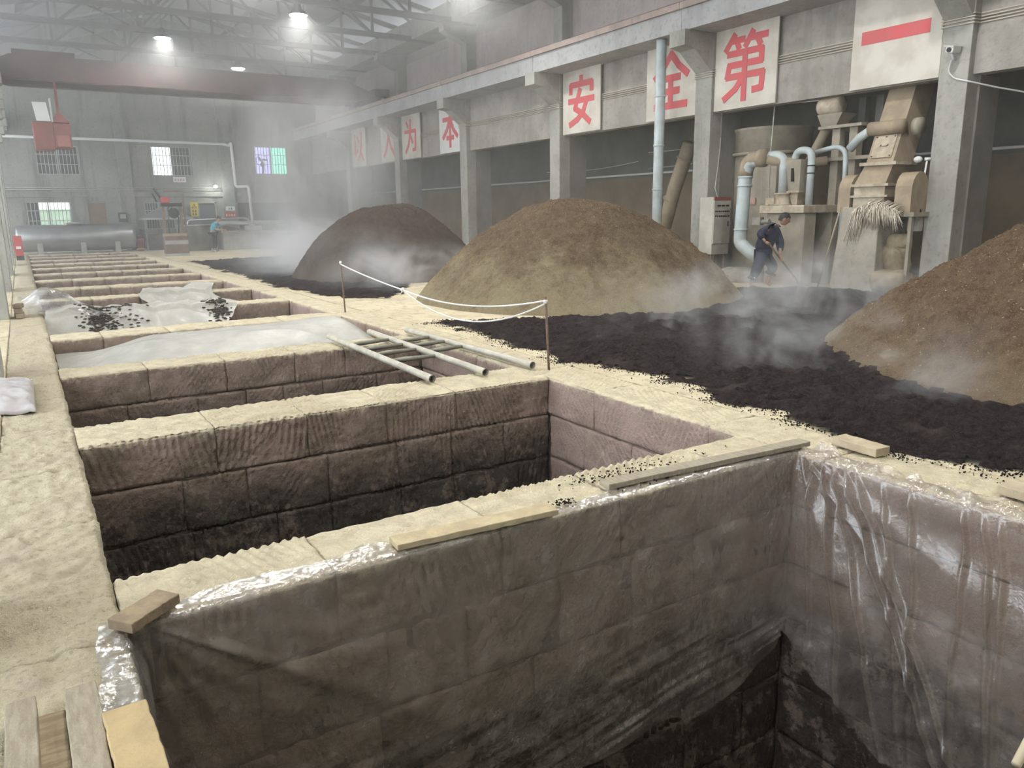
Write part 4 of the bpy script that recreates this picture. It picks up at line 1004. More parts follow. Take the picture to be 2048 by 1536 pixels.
# frame with cyclone head behind the mill
fr = thing('steel_support_frame', (14.7, 10.3, 0), 'dusty square-post frame carrying a motor behind the mill', 'frame')
for y in (10.58, 10.18):
    m = MB(); m.box(14.6, 14.78, y-.09, y+.09, 0, 3.2); m.build('post', DUSTY_METAL, fr)
for y in (10.58, 10.18):
    m = MB(); m.box(15.4, 15.55, y-.08, y+.08, 0, 3.86); m.build('post', PIER, fr)
m = MB(); m.box(14.5, 15.6, 9.95, 10.95, 3.2, 3.26); m.build('deck', DUSTY_METAL, fr)
m = MB(); m.box(14.5, 14.9, 9.6, 10.9, 2.55, 2.62); m.build('cross_beam', DUSTY_METAL, fr)
m = MB(); m.lathe([(.16, -.25), (.19, -.2), (.19, .2), (.15, .27)], (14.62, 10.75, 3.66), 16, 'y'); m.build('motor', DUSTY_PALE, fr, True)
m = MB(); m.add([(14.5, 10.4, 3.5), (14.5, 11.0, 3.5), (15.0, 11.0, 3.5), (15.0, 10.4, 3.5), (14.6, 10.6, 3.26), (14.6, 10.95, 3.26), (14.9, 10.95, 3.26), (14.9, 10.6, 3.26)],
                [(0, 1, 2, 3), (7, 6, 5, 4), (0, 4, 5, 1), (1, 5, 6, 2), (2, 6, 7, 3), (3, 7, 4, 0)]); m.build('motor_base', DUSTY_METAL, fr)
m = MB(); m.tube([(15.0, 11.05, 3.35), (15.0, 11.6, 2.4)], .11, 14); m.build('feed_pipe', PVC_B, fr, True)
m = MB(); m.tube(arc([(14.35, 10.86, 2.74), (14.35, 10.35, 2.82), (14.35, 10.15, 2.72), (14.35, 10.12, 2.3), (14.35, 10.12, .3)], .2), .05, 12); m.build('thin_pipe', PVC, fr, True)

# ================================================================= BUCKET ELEVATOR
el = thing('bucket_elevator', (13.95, 9.1, 0), 'tan dusty inclined elevator duct on a concrete plinth with straw fringe', 'machine')
m = MB(); m.add([(13.55, 8.78, 0), (13.55, 9.74, 0), (14.55, 9.74, 0), (14.55, 8.78, 0), (13.62, 8.82, 1.6), (13.62, 9.60, 1.6), (14.5, 9.60, 1.6), (14.5, 8.82, 1.6)],
                [(0, 3, 2, 1), (4, 5, 6, 7), (0, 1, 5, 4), (1, 2, 6, 5), (2, 3, 7, 6), (3, 0, 4, 7)]); m.build('plinth', concrete('plinth_concrete', (0.50, 0.455, 0.37), (0.40, 0.36, 0.30), .3), el, bevel=.02)
m = MB(); m.box(13.66, 14.3, 8.78, 9.42, 1.6, 2.0); m.build('lower_casing', DUSTY_PALE, el, bevel=.01)
m = MB(); m.box(13.62, 14.34, 8.70, 9.46, 1.78, 1.82); m.box(13.62, 14.34, 8.70, 9.46, 1.98, 2.03); m.build('casing_flange', DUSTY_PALE, el)
m = MB(); m.add([(13.66, 8.78, 2.02), (13.66, 9.42, 2.02), (14.3, 9.42, 2.02), (14.3, 8.78, 2.02), (13.76, 8.72, 2.36), (13.76, 9.30, 2.36), (14.3, 9.30, 2.36), (14.3, 8.72, 2.36)],
                [(0, 3, 2, 1), (4, 5, 6, 7), (0, 1, 5, 4), (1, 2, 6, 5), (2, 3, 7, 6), (3, 0, 4, 7)]); m.build('taper_casing', DUSTY_TAN, el)
m = MB(); m.box(13.68, 14.36, 8.62, 9.36, 2.36, 2.42); m.build('duct_flange', DUSTY_PALE, el)
sl = .65; sy = .18
def duct(z0, z1, y0, y1, dx=0, t=.62):
    f = lambda z: 13.78+(z-2.42)*sl+dx
    a, b = (z0-2.42)*sy, (z1-2.42)*sy
    return [(f(z0), y0+a, z0), (f(z0), y1+a, z0), (f(z0)+t, y1+a, z0), (f(z0)+t, y0+a, z0), (f(z1), y0+b, z1), (f(z1), y1+b, z1), (f(z1)+t, y1+b, z1), (f(z1)+t, y0+b, z1)]
BF = [(0, 3, 2, 1), (4, 5, 6, 7), (0, 1, 5, 4), (1, 2, 6, 5), (2, 3, 7, 6), (3, 0, 4, 7)]
m = MB(); m.add(duct(2.42, 4.9, 8.74, 9.28), BF); m.build('inclined_duct', DUSTY_TAN, el)
h = m; m = MB(); m.add(duct(2.5, 2.92, 8.80, 9.22, -.03, .03), BF); hp = m.build('access_panel', DUSTY_PALE, el, bevel=.008)
m = MB(); m.tube([(13.95, 8.98, 2.74), (13.90, 8.98, 2.71), (13.90, 9.12, 2.71), (13.95, 9.12, 2.74)], .008, 6); m.build('handle', DARK, hp)
for i, (yb, zb) in enumerate(((8.83, 2.53), (9.19, 2.53), (8.83, 2.89), (9.0, 2.89), (9.19, 2.89))):
    m = MB(); m.lathe([(.014, 0), (.014, -.02)], (13.78+(zb-2.42)*sl-.03, yb+(zb-2.42)*sy, zb), 8, 'x'); m.build('bolt', RUST, hp)
m = MB(); m.lathe([(.13, -.34), (.13, .34)], (14.1, 9.13, 3.06), 18, 'y'); m.build('roller_housing', DUSTY_TAN, el, True)
m = MB(); m.tube([(14.1, 9.44, 3.05), (14.05, 9.65, 2.92), (14.05, 9.85, 2.72)], .085, 14); m.build('vent_pipe', PVC, el, True)
m = MB(); m.lathe([(.16, 0), (.16, .12)], (14.35, 8.60, 3.05), 16, 'y'); m.build('bearing', DUSTY_METAL, el, True)
for y0, y1 in ((8.28, 8.60), (9.52, 9.78)):
    poly = [(13.7, 1.5), (13.7, 1.9)]+[(13.96-.26*math.cos(a), 1.9+.32*math.sin(a)) for a in np.linspace(.2, math.pi-.2, 9)]+[(14.25, 1.9), (14.25, 1.5)]
    m = MB(); m.prism(poly, y0, y1, 'y'); m.build('pulley_guard', DUSTY_TAN, el)
m = MB(); m.box(13.7, 14.3, 8.2, 8.62, 1.42, 1.5); m.box(13.72, 13.8, 8.24, 8.3, 0, 1.42); m.build('guard_stand', DUSTY_METAL, el)
# straw fringe in front of the casing
STRAW = M('straw_strips', (0.70, 0.63, 0.52), (0.52, 0.44, 0.34), 20, .75)
rng = random.Random(11); m = MB()
for i in range(190):
    y = rng.uniform(8.42, 9.30); t = (y-8.86)/.44; top = 1.68-.12*t*t+rng.uniform(-.07, .05); L = rng.uniform(.22, .5)*(1-.25*abs(t))+(.28 if t > .5 and rng.random() < .6 else 0)
    x = 13.58-rng.uniform(0, .07); dy = rng.uniform(-.08, .08)+.10*t
    m.tube([(x+.07, y-.06, top), (x-.02, y, top-.05), (x-.03, y+dy*.6, top-L*.6), (x-.02, y+dy, top-L)], [.007, .009, .008, .004], 4)
m.build('straw_fringe', STRAW, el, True, fix=False, kind='stuff')
m = MB(); m.tube([(13.5, 9.56, 1.6), (13.45, 9.92, .02)], .018, 6); m.build('broom_handle', WOODG, None, True, label='thin wooden pole leaning beside the elevator plinth', cat='pole')

# sacks beside the plinth
SACK = M('jute_sack', (0.40, 0.325, 0.22), (0.31, 0.25, 0.165), 7, .95, bump=.4, bscale=90)
def sack(label, c, r, rot, tilt, seed):
    n, k = 40, 26; V = []; rng = np.random.default_rng(seed)
    th = np.linspace(0, 2*np.pi, n, endpoint=False); ph = np.linspace(-np.pi/2, np.pi/2, k)
    PH, TH = np.meshgrid(ph, th, indexing='ij')
    sg = lambda v, e: np.sign(v)*np.abs(v)**e
    x = r[0]*sg(np.cos(PH), .6)*sg(np.cos(TH), .7); y = r[1]*sg(np.cos(PH), .6)*sg(np.sin(TH), .7); z = r[2]*sg(np.sin(PH), .6)
    d = 1+.10*fbm(x*6+seed, y*6, z*6, 3)+.05*ridge(2*np.abs(fbm(x*9, y*5, z*4+seed, 2)))
    x, y, z = x*d, y*d, z*d
    ca, sa = math.cos(tilt), math.sin(tilt); x, z = x*ca-z*sa, x*sa+z*ca
    cr, sr = math.cos(rot), math.sin(rot); x, y = x*cr-y*sr, x*sr+y*cr
    i, j = np.meshgrid(np.arange(k-1), np.arange(n), indexing='ij'); j2 = (j+1) % n
    Fq = np.stack([i*n+j, i*n+j2, (i+1)*n+j2, (i+1)*n+j], -1).reshape(-1, 4).tolist()
    z = z-z.min()+c[2]
    return npmesh('sack', np.stack([x+c[0], y+c[1], z], -1).reshape(-1, 3), Fq, SACK, label=label, cat='sack')
sack('slumped jute sack on the floor by the camera column', (13.80, 8.60, .01), (.30, .34, .20), .2, .1, 1)
sack('jute sack leaning upright behind the slumped one', (14.0, 8.66, .30), (.20, .26, .30), -.2, .35, 2)
sack('crumpled jute sack topmost under the meter box', (14.0, 8.60, .74), (.18, .22, .16), .5, -.3, 3)

# meter box, bulb, security camera on the column
mb = thing('meter_box', (14.15, 8.42, 1.2), 'pale meter box with conduit on the column by the sacks', 'electrical box')
m = MB(); m.box(14.05, 14.2, 8.30, 8.52, 1.15, 1.76); m.build('box_body', CABIN, mb, bevel=.008)
m = MB(); m.box(14.02, 14.06, 8.28, 8.38, 1.42, 1.55); m.build('switch', WHITE, mb)
m = MB(); m.tube([(14.05, 8.33, 1.55), (14.12, 8.30, 2.4)], .016, 8); m.build('conduit', WHITE, mb, True)
bl = thing('socket_lamp', (14.1, 8.42, 2.44), 'white bulb holder on the side of the column', 'bulb')
m = MB(); m.blob((14.1, 8.46, 2.44), (.06, .08, .06), 12, 8); m.build('bulb', WHITE, bl, True)
m = MB(); m.tube([(14.14, 8.36, 2.44), (14.2, 8.28, 2.44)], .03, 8); m.build('socket', WHITE, bl, True)
sc_ = thing('security_camera', (14.1, 8.03, 4.2), 'small white security camera on the cabled column', 'camera')
m = MB(); m.obox((13.92, 7.93, 4.16), (.0, .13, .03), (.26, 0, .02), (0, -.02, .11)); m.build('housing', WHITE, sc_, bevel=.015)
m = MB(); m.obox((13.9, 7.91, 4.26), (.0, .17, .03), (.30, 0, .02), (0, 0, .012)); m.build('sun_shield', WHITE, sc_)
m = MB(); m.lathe([(.04, 0), (.04, -.02)], (13.92, 7.985, 4.22), 12, 'x'); m.build('lens', BLACK, sc_)
m = MB(); m.tube([(14.2, 8.02, 4.1), (14.12, 8.02, 4.1), (14.08, 8.02, 4.17)], .02, 8); m.build('bracket', WHITE, sc_, True)
m = MB(); m.tube(arc([(14.1, 8.03, 4.08), (14.15, 8.1, 3.9), (14.18, 8.0, 3.78), (14.18, 7.75, 3.7), (14.6, 7.5, 3.6), (15.5, 6.2, 3.2)], .1), .014, 6); m.build('cord', WHITE, sc_, True)

# control cabinet
cb = thing('control_cabinet', (14.1, 13.4, 0), 'pale control cabinet with red top strip beside a column', 'cabinet')
m = MB(); m.box(13.85, 14.42, 13.2, 13.62, .55, 1.88); m.build('body', CABIN, cb, bevel=.008)
m = MB(); m.box(13.86, 14.41, 13.17, 13.2, .80, 1.80); dr = m.build('door', CABIN, cb, bevel=.004)
m = MB(); m.box(14.32, 14.34, 13.15, 13.17, 1.2, 1.32); m.build('handle', DARK, dr)
m = MB(); m.box(13.86, 14.41, 13.165, 13.2, 1.80, 1.88); m.build('red_strip', M('cabinet_red', (0.30, 0.09, 0.07), rough=.6), cb)
for j in range(3):
    m = MB(); m.box(13.96+.14*j, 14.06+.14*j, 13.155, 13.17, 1.66, 1.70); m.build('meter', BLACK, dr)
for r_, z in enumerate((1.55, 1.44)):
    for j in range(8):
        m = MB(); m.lathe([(.018, 0), (.018, -.02)], (13.91+.062*j, 13.17, z), 8, 'y'); m.build('button', BLACK, dr)
for x in (13.9, 14.34):
    for y in (13.24, 13.56):
        m = MB(); m.box(x, x+.05, y, y+.05, 0, .55); m.build('leg', RUST, cb)
m = MB(); m.tube([(14.2, 13.4, 1.88), (14.15, 13.45, 2.1), (14.5, 13.72, 2.6), (14.6, 13.72, 3.7)], .014, 6); m.build('cord', CABIN, cb, True)
# rubble by the cabinet
RUB = M('rubble_stone', (0.36, 0.33, 0.28), (0.27, 0.245, 0.205), 5, .9, bump=.3)
for i, (x, y, r) in enumerate(((13.5, 12.75, .16), (13.75, 12.5, .2), (13.45, 12.4, .13), (13.9, 12.15, .18), (13.6, 12.05, .15), (13.35, 12.6, .1), (13.3, 12.2, .12))):
    m = MB(); m.blob((x, y, r*.62), (r, r*.85, r*.66), 9, 6, .16, i); m.build('rubble_stone', RUB, None, label='grey rubble stone heaped below the control cabinet', cat='stone', group='rubble by the cabinet')
m = MB(); m.blob((13.9, 12.35, .0), (.7, .8, .30), 22, 8, .06); m.build('ash_heap', RUB, None, True, label='low dusty heap behind the worker under the rubble', cat='heap')

# ================================================================= CRANE
cr = thing('bridge_crane', (7, 33, 6.3), 'dark red overhead crane bridge spanning the hall', 'crane')
m = MB(); m.prism([(-.3, 6.45), (-.3, 6.75), (.4, 7.1), (12.3, 7.1), (13.3, 6.75), (13.4, 6.45), (12.6, 6.3), (.3, 6.3)], 32.7, 33.0, 'y'); m.build('main_girder', CRANE, cr)
m = MB(); m.prism([(-.3, 6.45), (-.3, 6.75), (.4, 7.1), (12.3, 7.1), (13.3, 6.75), (13.4, 6.45), (12.6, 6.3), (.3, 6.3)], 34.4, 34.7, 'y'); m.build('main_girder', CRANE, cr)
m = MB(); m.box(13.3, 13.95, 31.9, 35.5, 6.42, 6.72); m.build('end_carriage', CRANE, cr)
m = MB(); m.box(-.55, -.05, 31.9, 35.5, 6.3, 6.72); m.build('end_carriage', CRANE, cr)
for y in (32.3, 35.1):
    m = MB(); m.lathe([(.18, -.05), (.18, .05)], (13.85, y, 6.5), 16, 'x'); m.build('wheel', STEEL_G, cr)
m = MB(); m.box(.5, 2.4, 32.9, 34.5, 7.1, 7.3); m.build('trolley', CRANE, cr)
m = MB(); m.prism([(1.35, 4.9), (1.95, 4.9), (1.68, 5.25), (1.62, 5.25)], 32.6, 33.2, 'y'); m.build('hanger_yoke', REDCAB, cr)
m = MB(); m.bar((1.65, 32.9, 5.2), (1.65, 32.9, 6.4), .08); m.build('hanger_bar', REDCAB, cr)
gb = thing('grab_bucket', (1.35, 32.9, 3.95), 'dull red box hoist hanging under the crane bridge', 'hoist')
m = MB(); m.box(.80, 1.42, 32.5, 33.3, 3.96, 4.9); m.build('housing', REDCAB, gb, bevel=.02)
m = MB(); m.box(1.42, 1.95, 32.5, 33.3, 4.02, 4.86); m.build('side_housing', REDCAB, gb, bevel=.02)
m = MB(); m.box(1.48, 1.88, 32.44, 32.5, 4.08, 4.45); m.build('cover_plate', M('faded_red', (0.33, 0.10, 0.085), rough=.6), gb)
m = MB(); m.obox((.95, 32.45, 4.92), (.42, 0, 0), (0, .1, 0), (-.08, 0, .62)); m.build('white_panel', WHITE, gb)
m = MB(); m.bar((1.42, 32.6, 4.9), (1.42, 32.6, 5.7), .06); m.build('strut', WHITE, gb)

# ================================================================= END OF THE HALL
tk = thing('horizontal_tank', (2.15, 42.3, 0), 'long horizontal steel tank lying on concrete saddles', 'tank')
m = MB(); m.lathe([(.01, -.02), (.4, -.02), (.56, .04), (.60, .12), (.60, 4.8), (.56, 4.9), (.4, 4.96), (.01, 4.96)], (-.25, 42.3, .72), 40, 'x', cap=False); m.build('shell', TANKST, tk, True)
for x in (1.1, 2.75, 3.6):
    m = MB(); m.lathe([(.605, 0), (.605, .03)], (x, 42.3, .72), 40, 'x', cap=False); m.build('seam', TANKST, tk)
for x in (.55, 2.3, 3.75):
    m = MB(); m.box(x, x+.22, 41.75, 42.85, 0, .52); m.build('saddle', CONC, tk)
m = MB(); m.lathe([(.2, 0), (.2, .1), (.24, .11), (.24, .15)], (2.2, 42.3, 1.28), 20); m.build('manhole', TANKST, tk, True)
m = MB(); m.blob((2.15, 42.2, 1.37), (.42, .3, .05), 16, 6, .1); m.build('cloth', M('grey_cloth', (0.45, 0.43, 0.40), rough=.9), None, True, label='pale cloth lying on top of the steel tank', cat='cloth')
def barrel(label, x, y, cap=True):
    b = thing('red_bucket', (x, y, 0), label, 'bucket')
    m = MB(); m.lathe([(.15, 0), (.18, .5), (.19, .52)], (x, y, 0), 18); m.build('body', RED, b, True)
    m = MB(); m.lathe([(.19, 0), (.19, .03), (.06, .05)], (x, y, .52), 18); m.build('lid', RED, b, True)
    m = MB(); m.blob((x, y, .66), (.12, .1, .1), 8, 6); m.build('contents', PIER, b, True)
barrel('red bucket beside the rounded end of the steel tank', 5.0, 43.0)
fx = thing('fire_extinguisher_box', (-.16, 36.3, 0), 'red fire box on a low foot at the kerb before the tank', 'fire box')
m = MB(); m.box(-.30, -.02, 36.2, 36.6, .18, .95); m.build('box', RED, fx, bevel=.01)
m = MB(); m.box(-.24, -.08, 36.17, 36.2, .45, .55); m.build('label_plate', WHITE, fx)
m = MB(); m.box(-.28, -.02, 36.22, 36.58, 0, .18); m.build('foot', DARK, fx)
m = MB(); m.blob((4.85, 41.9, .07), (.22, .16, .07), 10, 6, .1); m.build('cloth_heap', M('brown_cloth', (0.26, 0.15, 0.11), rough=.9), None, True, label='small brown heap on the floor by the tank end', cat='heap')

# steam still hood with legs
hd = thing('steel_hood', (6.3, 42.6, 0), 'shiny pyramid steel hood over a dark stove', 'hood')
m = MB(); m.add([(5.1, 42.0, 1.55), (7.4, 42.0, 1.55), (7.4, 43.6, 1.55), (5.1, 43.6, 1.55), (6.05, 42.7, 2.1), (6.35, 42.7, 2.1), (6.35, 42.95, 2.1), (6.05, 42.95, 2.1)],
                [(0, 3, 2, 1), (4, 5, 6, 7), (0, 1, 5, 4), (1, 2, 6, 5), (2, 3, 7, 6), (3, 0, 4, 7)]); m.build('hood_cone', STEEL, hd)
m = MB(); m.box(5.08, 7.42, 41.98, 43.62, 1.47, 1.56); m.build('rim', STEEL, hd)
m = MB(); m.tube([(6.2, 42.82, 2.08), (6.2, 42.82, 2.3)], .07, 10); m.build('spout', STEEL, hd, True)
m = MB(); m.box(5.3, 7.2, 42.3, 43.6, 0, .75); m.build('stove_base', M('soot_brick', (0.09, 0.085, 0.08), (0.14, 0.125, 0.11), 4, .9), hd)
for x in (5.2, 7.3):
    m = MB(); m.box(x-.04, x+.04, 42.06, 42.14, 0, 1.5); m.build('leg', STEEL_G, hd)
m = MB(); m.lathe([(.30, 0), (.36, .5), (.33, .95)], (4.92, 43.5, 0), 20); m.build('pot', DARK, None, True, label='black pot standing beside the steel hood', cat='pot')

# press / lifting machine
pr = thing('press_machine', (5.5, 35.3, 0), 'tall steel frame lifting machine with brown front box', 'machine')
x0, x1, y = 5.05, 5.85, 35.3
for x in (x0+.06, x1-.06):
    m = MB(); m.box(x-.05, x+.05, y+.1, y+.2, 0, 2.1); m.build('upright', RUST, pr)
m = MB(); m.box(x0, x1, y+.02, y+.3, 2.02, 2.16); m.build('cross_head', DARK, pr)
m = MB(); m.box(x0-.04, x1+.04, y-.25, y+.35, .08, .82); m.build('front_box', M('press_brown', (0.24, 0.15, 0.11), (0.16, 0.105, 0.085), 3, .6), pr, bevel=.01)
m = MB(); m.box(x0-.05, x1+.05, y-.27, y-.25, .48, .64); m.build('steel_band', STEEL, pr)
m = MB(); m.box(x0-.06, x1+.06, y-.28, y+.36, 0, .1); m.build('skid', STEEL, pr)
m = MB(); m.box(x0-.04, x1+.04, y-.2, y+.3, .82, .92); m.build('top_plate', DUSTY_TAN, pr)
m = MB(); m.lathe([(.2, 0), (.22, .05), (.2, .1)], (5.5, y+.05, 1.75), 20, 'y'); m.build('pulley', DARK, pr, True)
m = MB(); m.tube([(5.25, y+.1, .9), (5.3, y+.1, 2.0)], .02, 6); m.build('hose', BLACK, pr, True)
m = MB(); m.tube([(5.62, y+.1, .9), (5.68, y+.1, 1.6)], .03, 6); m.build('hose', BLACK, pr, True)
m = MB(); m.obox((5.05, y, 2.17), (.34, 0, 0), (0, .25, 0), (-.02, 0, .22)); m.build('red_motor', RED, pr, bevel=.03)
m = MB(); m.tube([(5.1, y+.1, 2.3), (4.82, y+.1, 2.75)], .05, 8); m.tube([(4.9, y+.1, 2.2), (4.75, y+.1, 2.55)], .03, 8); m.build('lever_arm', DARK, pr)
m = MB(); m.bar((5.2, y+.2, 2.62), (5.95, y+.2, 2.66), .04); m.bar((5.95, y+.2, 0), (5.95, y+.2, 2.66), .06); m.build('side_frame', RUST, pr)

# boilers / work tables, pipes at the end wall
bt = thing('steel_vat', (7.3, 40, 0), 'dark steel vat with a rim behind the worker in cyan', 'vat')
m = MB(); m.lathe([(.85, 0), (.85, 1.15), (.9, 1.16), (.9, 1.22), (.8, 1.22), (.8, .5)], (7.15, 40.2, 0), 32); m.build('shell', M('vat_steel', (0.27, 0.28, 0.29), (0.36, 0.37, 0.38), 1.5, .35, .6), bt, True)
wb = thing('work_counter', (10.0, 40.2, 0), 'long dusty counter with pipes beside the steel vat', 'counter')
m = MB(); m.box(8.25, 12.4, 39.4, 40.9, 0, .82); m.build('base', CONC, wb)
m = MB(); m.box(8.15, 12.5, 39.3, 41.0, .82, .9); m.build('top', DUSTY_METAL, wb)
m = MB(); m.add([(8.3, 39.5, .9), (9.4, 39.5, .9), (9.4, 40.5, .9), (8.3, 40.5, .9), (8.5, 39.8, 1.12), (9.1, 39.8, 1.02), (9.1, 40.2, 1.02), (8.5, 40.2, 1.12)], BF); m.build('grain_heap', GR_A, wb)
pipe('steam_pipe', 'white steam pipe along the end wall turning down to the counter', arc([(-3, 43.75, 5.35), (9.6, 43.75, 5.3), (9.75, 43.4, 5.2), (9.2, 40.4, 5.05), (9.24, 40.3, 3.0), (9.8, 40.1, 3.02), (9.85, 40.1, 1.2)], .12), .07, M('pipe_wrap', (0.66, 0.67, 0.66), rough=.4), n=12)
pipe('steam_pipe', 'low bent pipe reaching over the steel vat', arc([(6.75, 39.9, 1.1), (6.8, 39.9, 1.42), (9.4, 40.1, 1.5), (9.65, 40.1, 1.45), (9.7, 40.1, 1.1)], .12), .05, STEEL, n=10)
pipe('steam_pipe', 'thick horizontal duct across the counter', [(8.1, 40.3, 1.25), (11.5, 40.3, 1.25)], .11, M('duct_grey', (0.46, 0.46, 0.44), rough=.5), n=14)
vb = thing('valve_box', (9.85, 40.1, .9), 'pale valve box on the counter under the down pipe', 'valve')
m = MB(); m.box(9.5, 10.2, 39.8, 40.4, .9, 1.12); m.build('box', CONC, vb, bevel=.01)
m = MB(); m.lathe([(.12, 0), (.12, .08)], (9.85, 40.1, 1.12), 14); m.build('valve_wheel', STEEL, vb, True)
for z in (2.95, 3.05):
    m = MB(); m.tube([(-2, 43.83, z), (9.3, 43.83, z)], .022, 6); m.build('wall_conduit', CONC, None, True, label='thin conduit line along the stained end wall', cat='conduit', group='end wall conduits')
m = MB(); m.tube([(4.30, 43.78, 3.0), (4.42, 43.78, 1.85)], .018, 6); m.tube([(4.38, 43.78, 3.0), (4.48, 43.78, 1.85)], .018, 6); m.build('wall_conduit', CONC, None, True, label='pair of thin drop pipes above the black meter', cat='conduit')
eb = thing('electric_meter', (4.4, 43.75, 1.4), 'small black meter panel on the end wall by the door', 'electrical box')
m = MB(); m.box(4.22, 4.62, 43.7, 43.82, 1.38, 1.84); m.build('case', BLACK, eb, bevel=.01)
m = MB(); m.box(4.29, 4.55, 43.68, 43.7, 1.55, 1.76); m.build('dial', M('dial_grey', (0.4, 0.4, 0.38), rough=.4), eb)

def wall_sign(name, label, x0, x1, z0, z1, mat, rows, y=43.9, tri=False):
    s = thing(name, ((x0+x1)/2, y, z0), label, 'sign')
    m = MB(); m.box(x0, x1, y-.02, y, z0, z1); m.build('plate', mat, s)
    if tri:
        c = (x0+x1)/2; w = (x1-x0)*.36; zt = z1-.06
        m = MB(); m.prism([(c-w, zt-w*1.7), (c+w, zt-w*1.7), (c, zt)], y-.026, y-.02, 'y'); m.build('warning_triangle', BLACK, s)
        m = MB(); m.prism([(c-w*.66, zt-w*1.5), (c+w*.66, zt-w*1.5), (c, zt-w*.35)], y-.03, y-.026, 'y'); m.build('triangle_centre', mat, s)
        m = MB(); m.prism([(c-w*.05, zt-w*1.4), (c+w*.25, zt-w*1.0), (c+w*.02, zt-w*1.0), (c+w*.1, zt-w*.55), (c-w*.22, zt-w*1.1), (c, zt-w*1.1)], y-.034, y-.03, 'y'); m.build('bolt_mark', BLACK, s)
    for (txt, zc, size, mt) in rows:
        # lettering too small to read in the photograph: blurred character marks only
        m = MB(); c0 = (x0+x1)/2-(txt-1)*size*.55; rg = random.Random(label)
        for j in range(txt):
            cx = c0+j*size*1.1; zb = z0+zc
            for f in (.05, .4, .75): m.box(cx-size*.42, cx+size*rg.uniform(.25, .42), y-.026, y-.02, zb+size*f, zb+size*(f+.13))
            m.box(cx-size*.08+rg.uniform(-.2, .2)*size, cx+size*.06, y-.0265, y-.02, zb, zb+size*.92)
        m.build('lettering', mt, s)
YEL = M('yellow_sign', (0.75, 0.58, 0.03), rough=.5)
wall_sign('warning_sign', 'yellow warning sign with black triangle on the end wall', 7.66, 8.04, 1.6, 2.32, YEL, [(2, .22, .12, BLACK), (2, .06, .12, BLACK)], tri=True)
wall_sign('notice_sign', 'red sign with white characters on the end wall pilaster', 9.36, 9.92, 1.52, 1.80, RED, [(4, .07, .12, WHITE)], y=43.8)
wall_sign('notice_sign', 'small white sign above the red one on the pilaster', 9.42, 9.88, 1.88, 2.10, WHITE, [(2, .05, .12, BLACK)], y=43.8)
wall_sign('notice_sign', 'small white sign with red lettering under the upper window', 6.97, 7.58, 3.34, 3.60, WHITE, [(4, .06, .12, RED)])
wl = thing('wall_lamp', (8.95, 43.75, 3.05), 'bright lamp glowing on the end wall above the metal door', 'lamp')
m = MB(); m.blob((8.95, 43.55, 3.12), (.10, .08, .07), 14, 8); m.build('bulb', emit('wall_lamp_glow', (.9, 1, .98), 22), wl, True)
m = MB(); m.tube([(8.95, 43.9, 3.25), (8.95, 43.6, 3.22)], .02, 6); m.build('arm', STEEL_G, wl, True)
ld = bpy.data.lights.new('wall_lamp_light', 'POINT'); ld.energy = 25; ld.shadow_soft_size = .15; ld.color = (.9, 1, .98)
lo = bpy.data.objects.new('wall_lamp_light', ld); COL.objects.link(lo); lo.parent = wl; lo.location = (0, -.45, .05)
fan = thing('wall_fan', (11.6, YB, 3.85), 'wall fan seen against the violet window', 'fan')
m = MB(); m.lathe([(.30, 0), (.32, .03), (.30, .06)], (11.55, YB-.15, 4.5), 20, 'y', cap=False); m.build('guard', DARK, fan, True)
for a in range(3):
    m = MB(); w = a*2.09; m.obox((11.55, YB-.12, 4.5), (.26*math.cos(w), 0, .26*math.sin(w)), (-.1*math.sin(w), 0, .1*math.cos(w)), (0, .02, 0)); m.build('blade', DARK, fan)
m = MB(); m.bar((11.55, YB-.12, 3.82), (11.6, YB-.12, 4.4), .09); m.build('stand', DARK, fan)

# ================================================================= PEOPLE
def eval_mesh(ob):
    dg = bpy.context.evaluated_depsgraph_get(); dg.update()
    me = bpy.data.meshes.new_from_object(ob.evaluated_get(dg)); return me
def skin(pts, edges, rad, root=0, sub=2):
    me = bpy.data.meshes.new('sk'); me.from_pydata(pts, edges, []); ob = bpy.data.objects.new('sk', me); COL.objects.link(ob)
    ob.modifiers.new('s', 'SKIN'); sv = me.skin_vertices[0].data
    for i, v in enumerate(sv):
        r = rad[i]; v.radius = (r, r) if not isinstance(r, tuple) else r; v.use_root = (i == root)
    md = ob.modifiers.new('u', 'SUBSURF'); md.levels = sub; md.render_levels = sub
    out = eval_mesh(ob); bpy.data.objects.remove(ob); bpy.data.meshes.remove(me); return out
def join(mats, *parts):
    """parts: list of (mesh, material index) joined to one mesh"""
    bm = bmesh.new()
    for me, mi in parts:
        n = len(bm.faces); bm.from_mesh(me); bm.faces.ensure_lookup_table()
        for f in bm.faces[n:]: f.material_index = mi; f.smooth = True
    out = bpy.data.meshes.new('body'); bm.to_mesh(out); bm.free(); return out
def mbmesh(m):
    me = bpy.data.meshes.new('x'); me.from_pydata(m.v, [], m.f)
    b = bmesh.new(); b.from_mesh(me); bmesh.ops.recalc_face_normals(b, faces=b.faces); b.to_mesh(me); b.free(); return me
SKIN = M('skin_tone', (0.50, 0.30, 0.215), (0.46, 0.265, 0.19), 20, .55)
HAIR = M('black_hair', (0.012, 0.011, 0.011), (0.022, 0.02, 0.02), 60, .5, bump=.3, bscale=150)
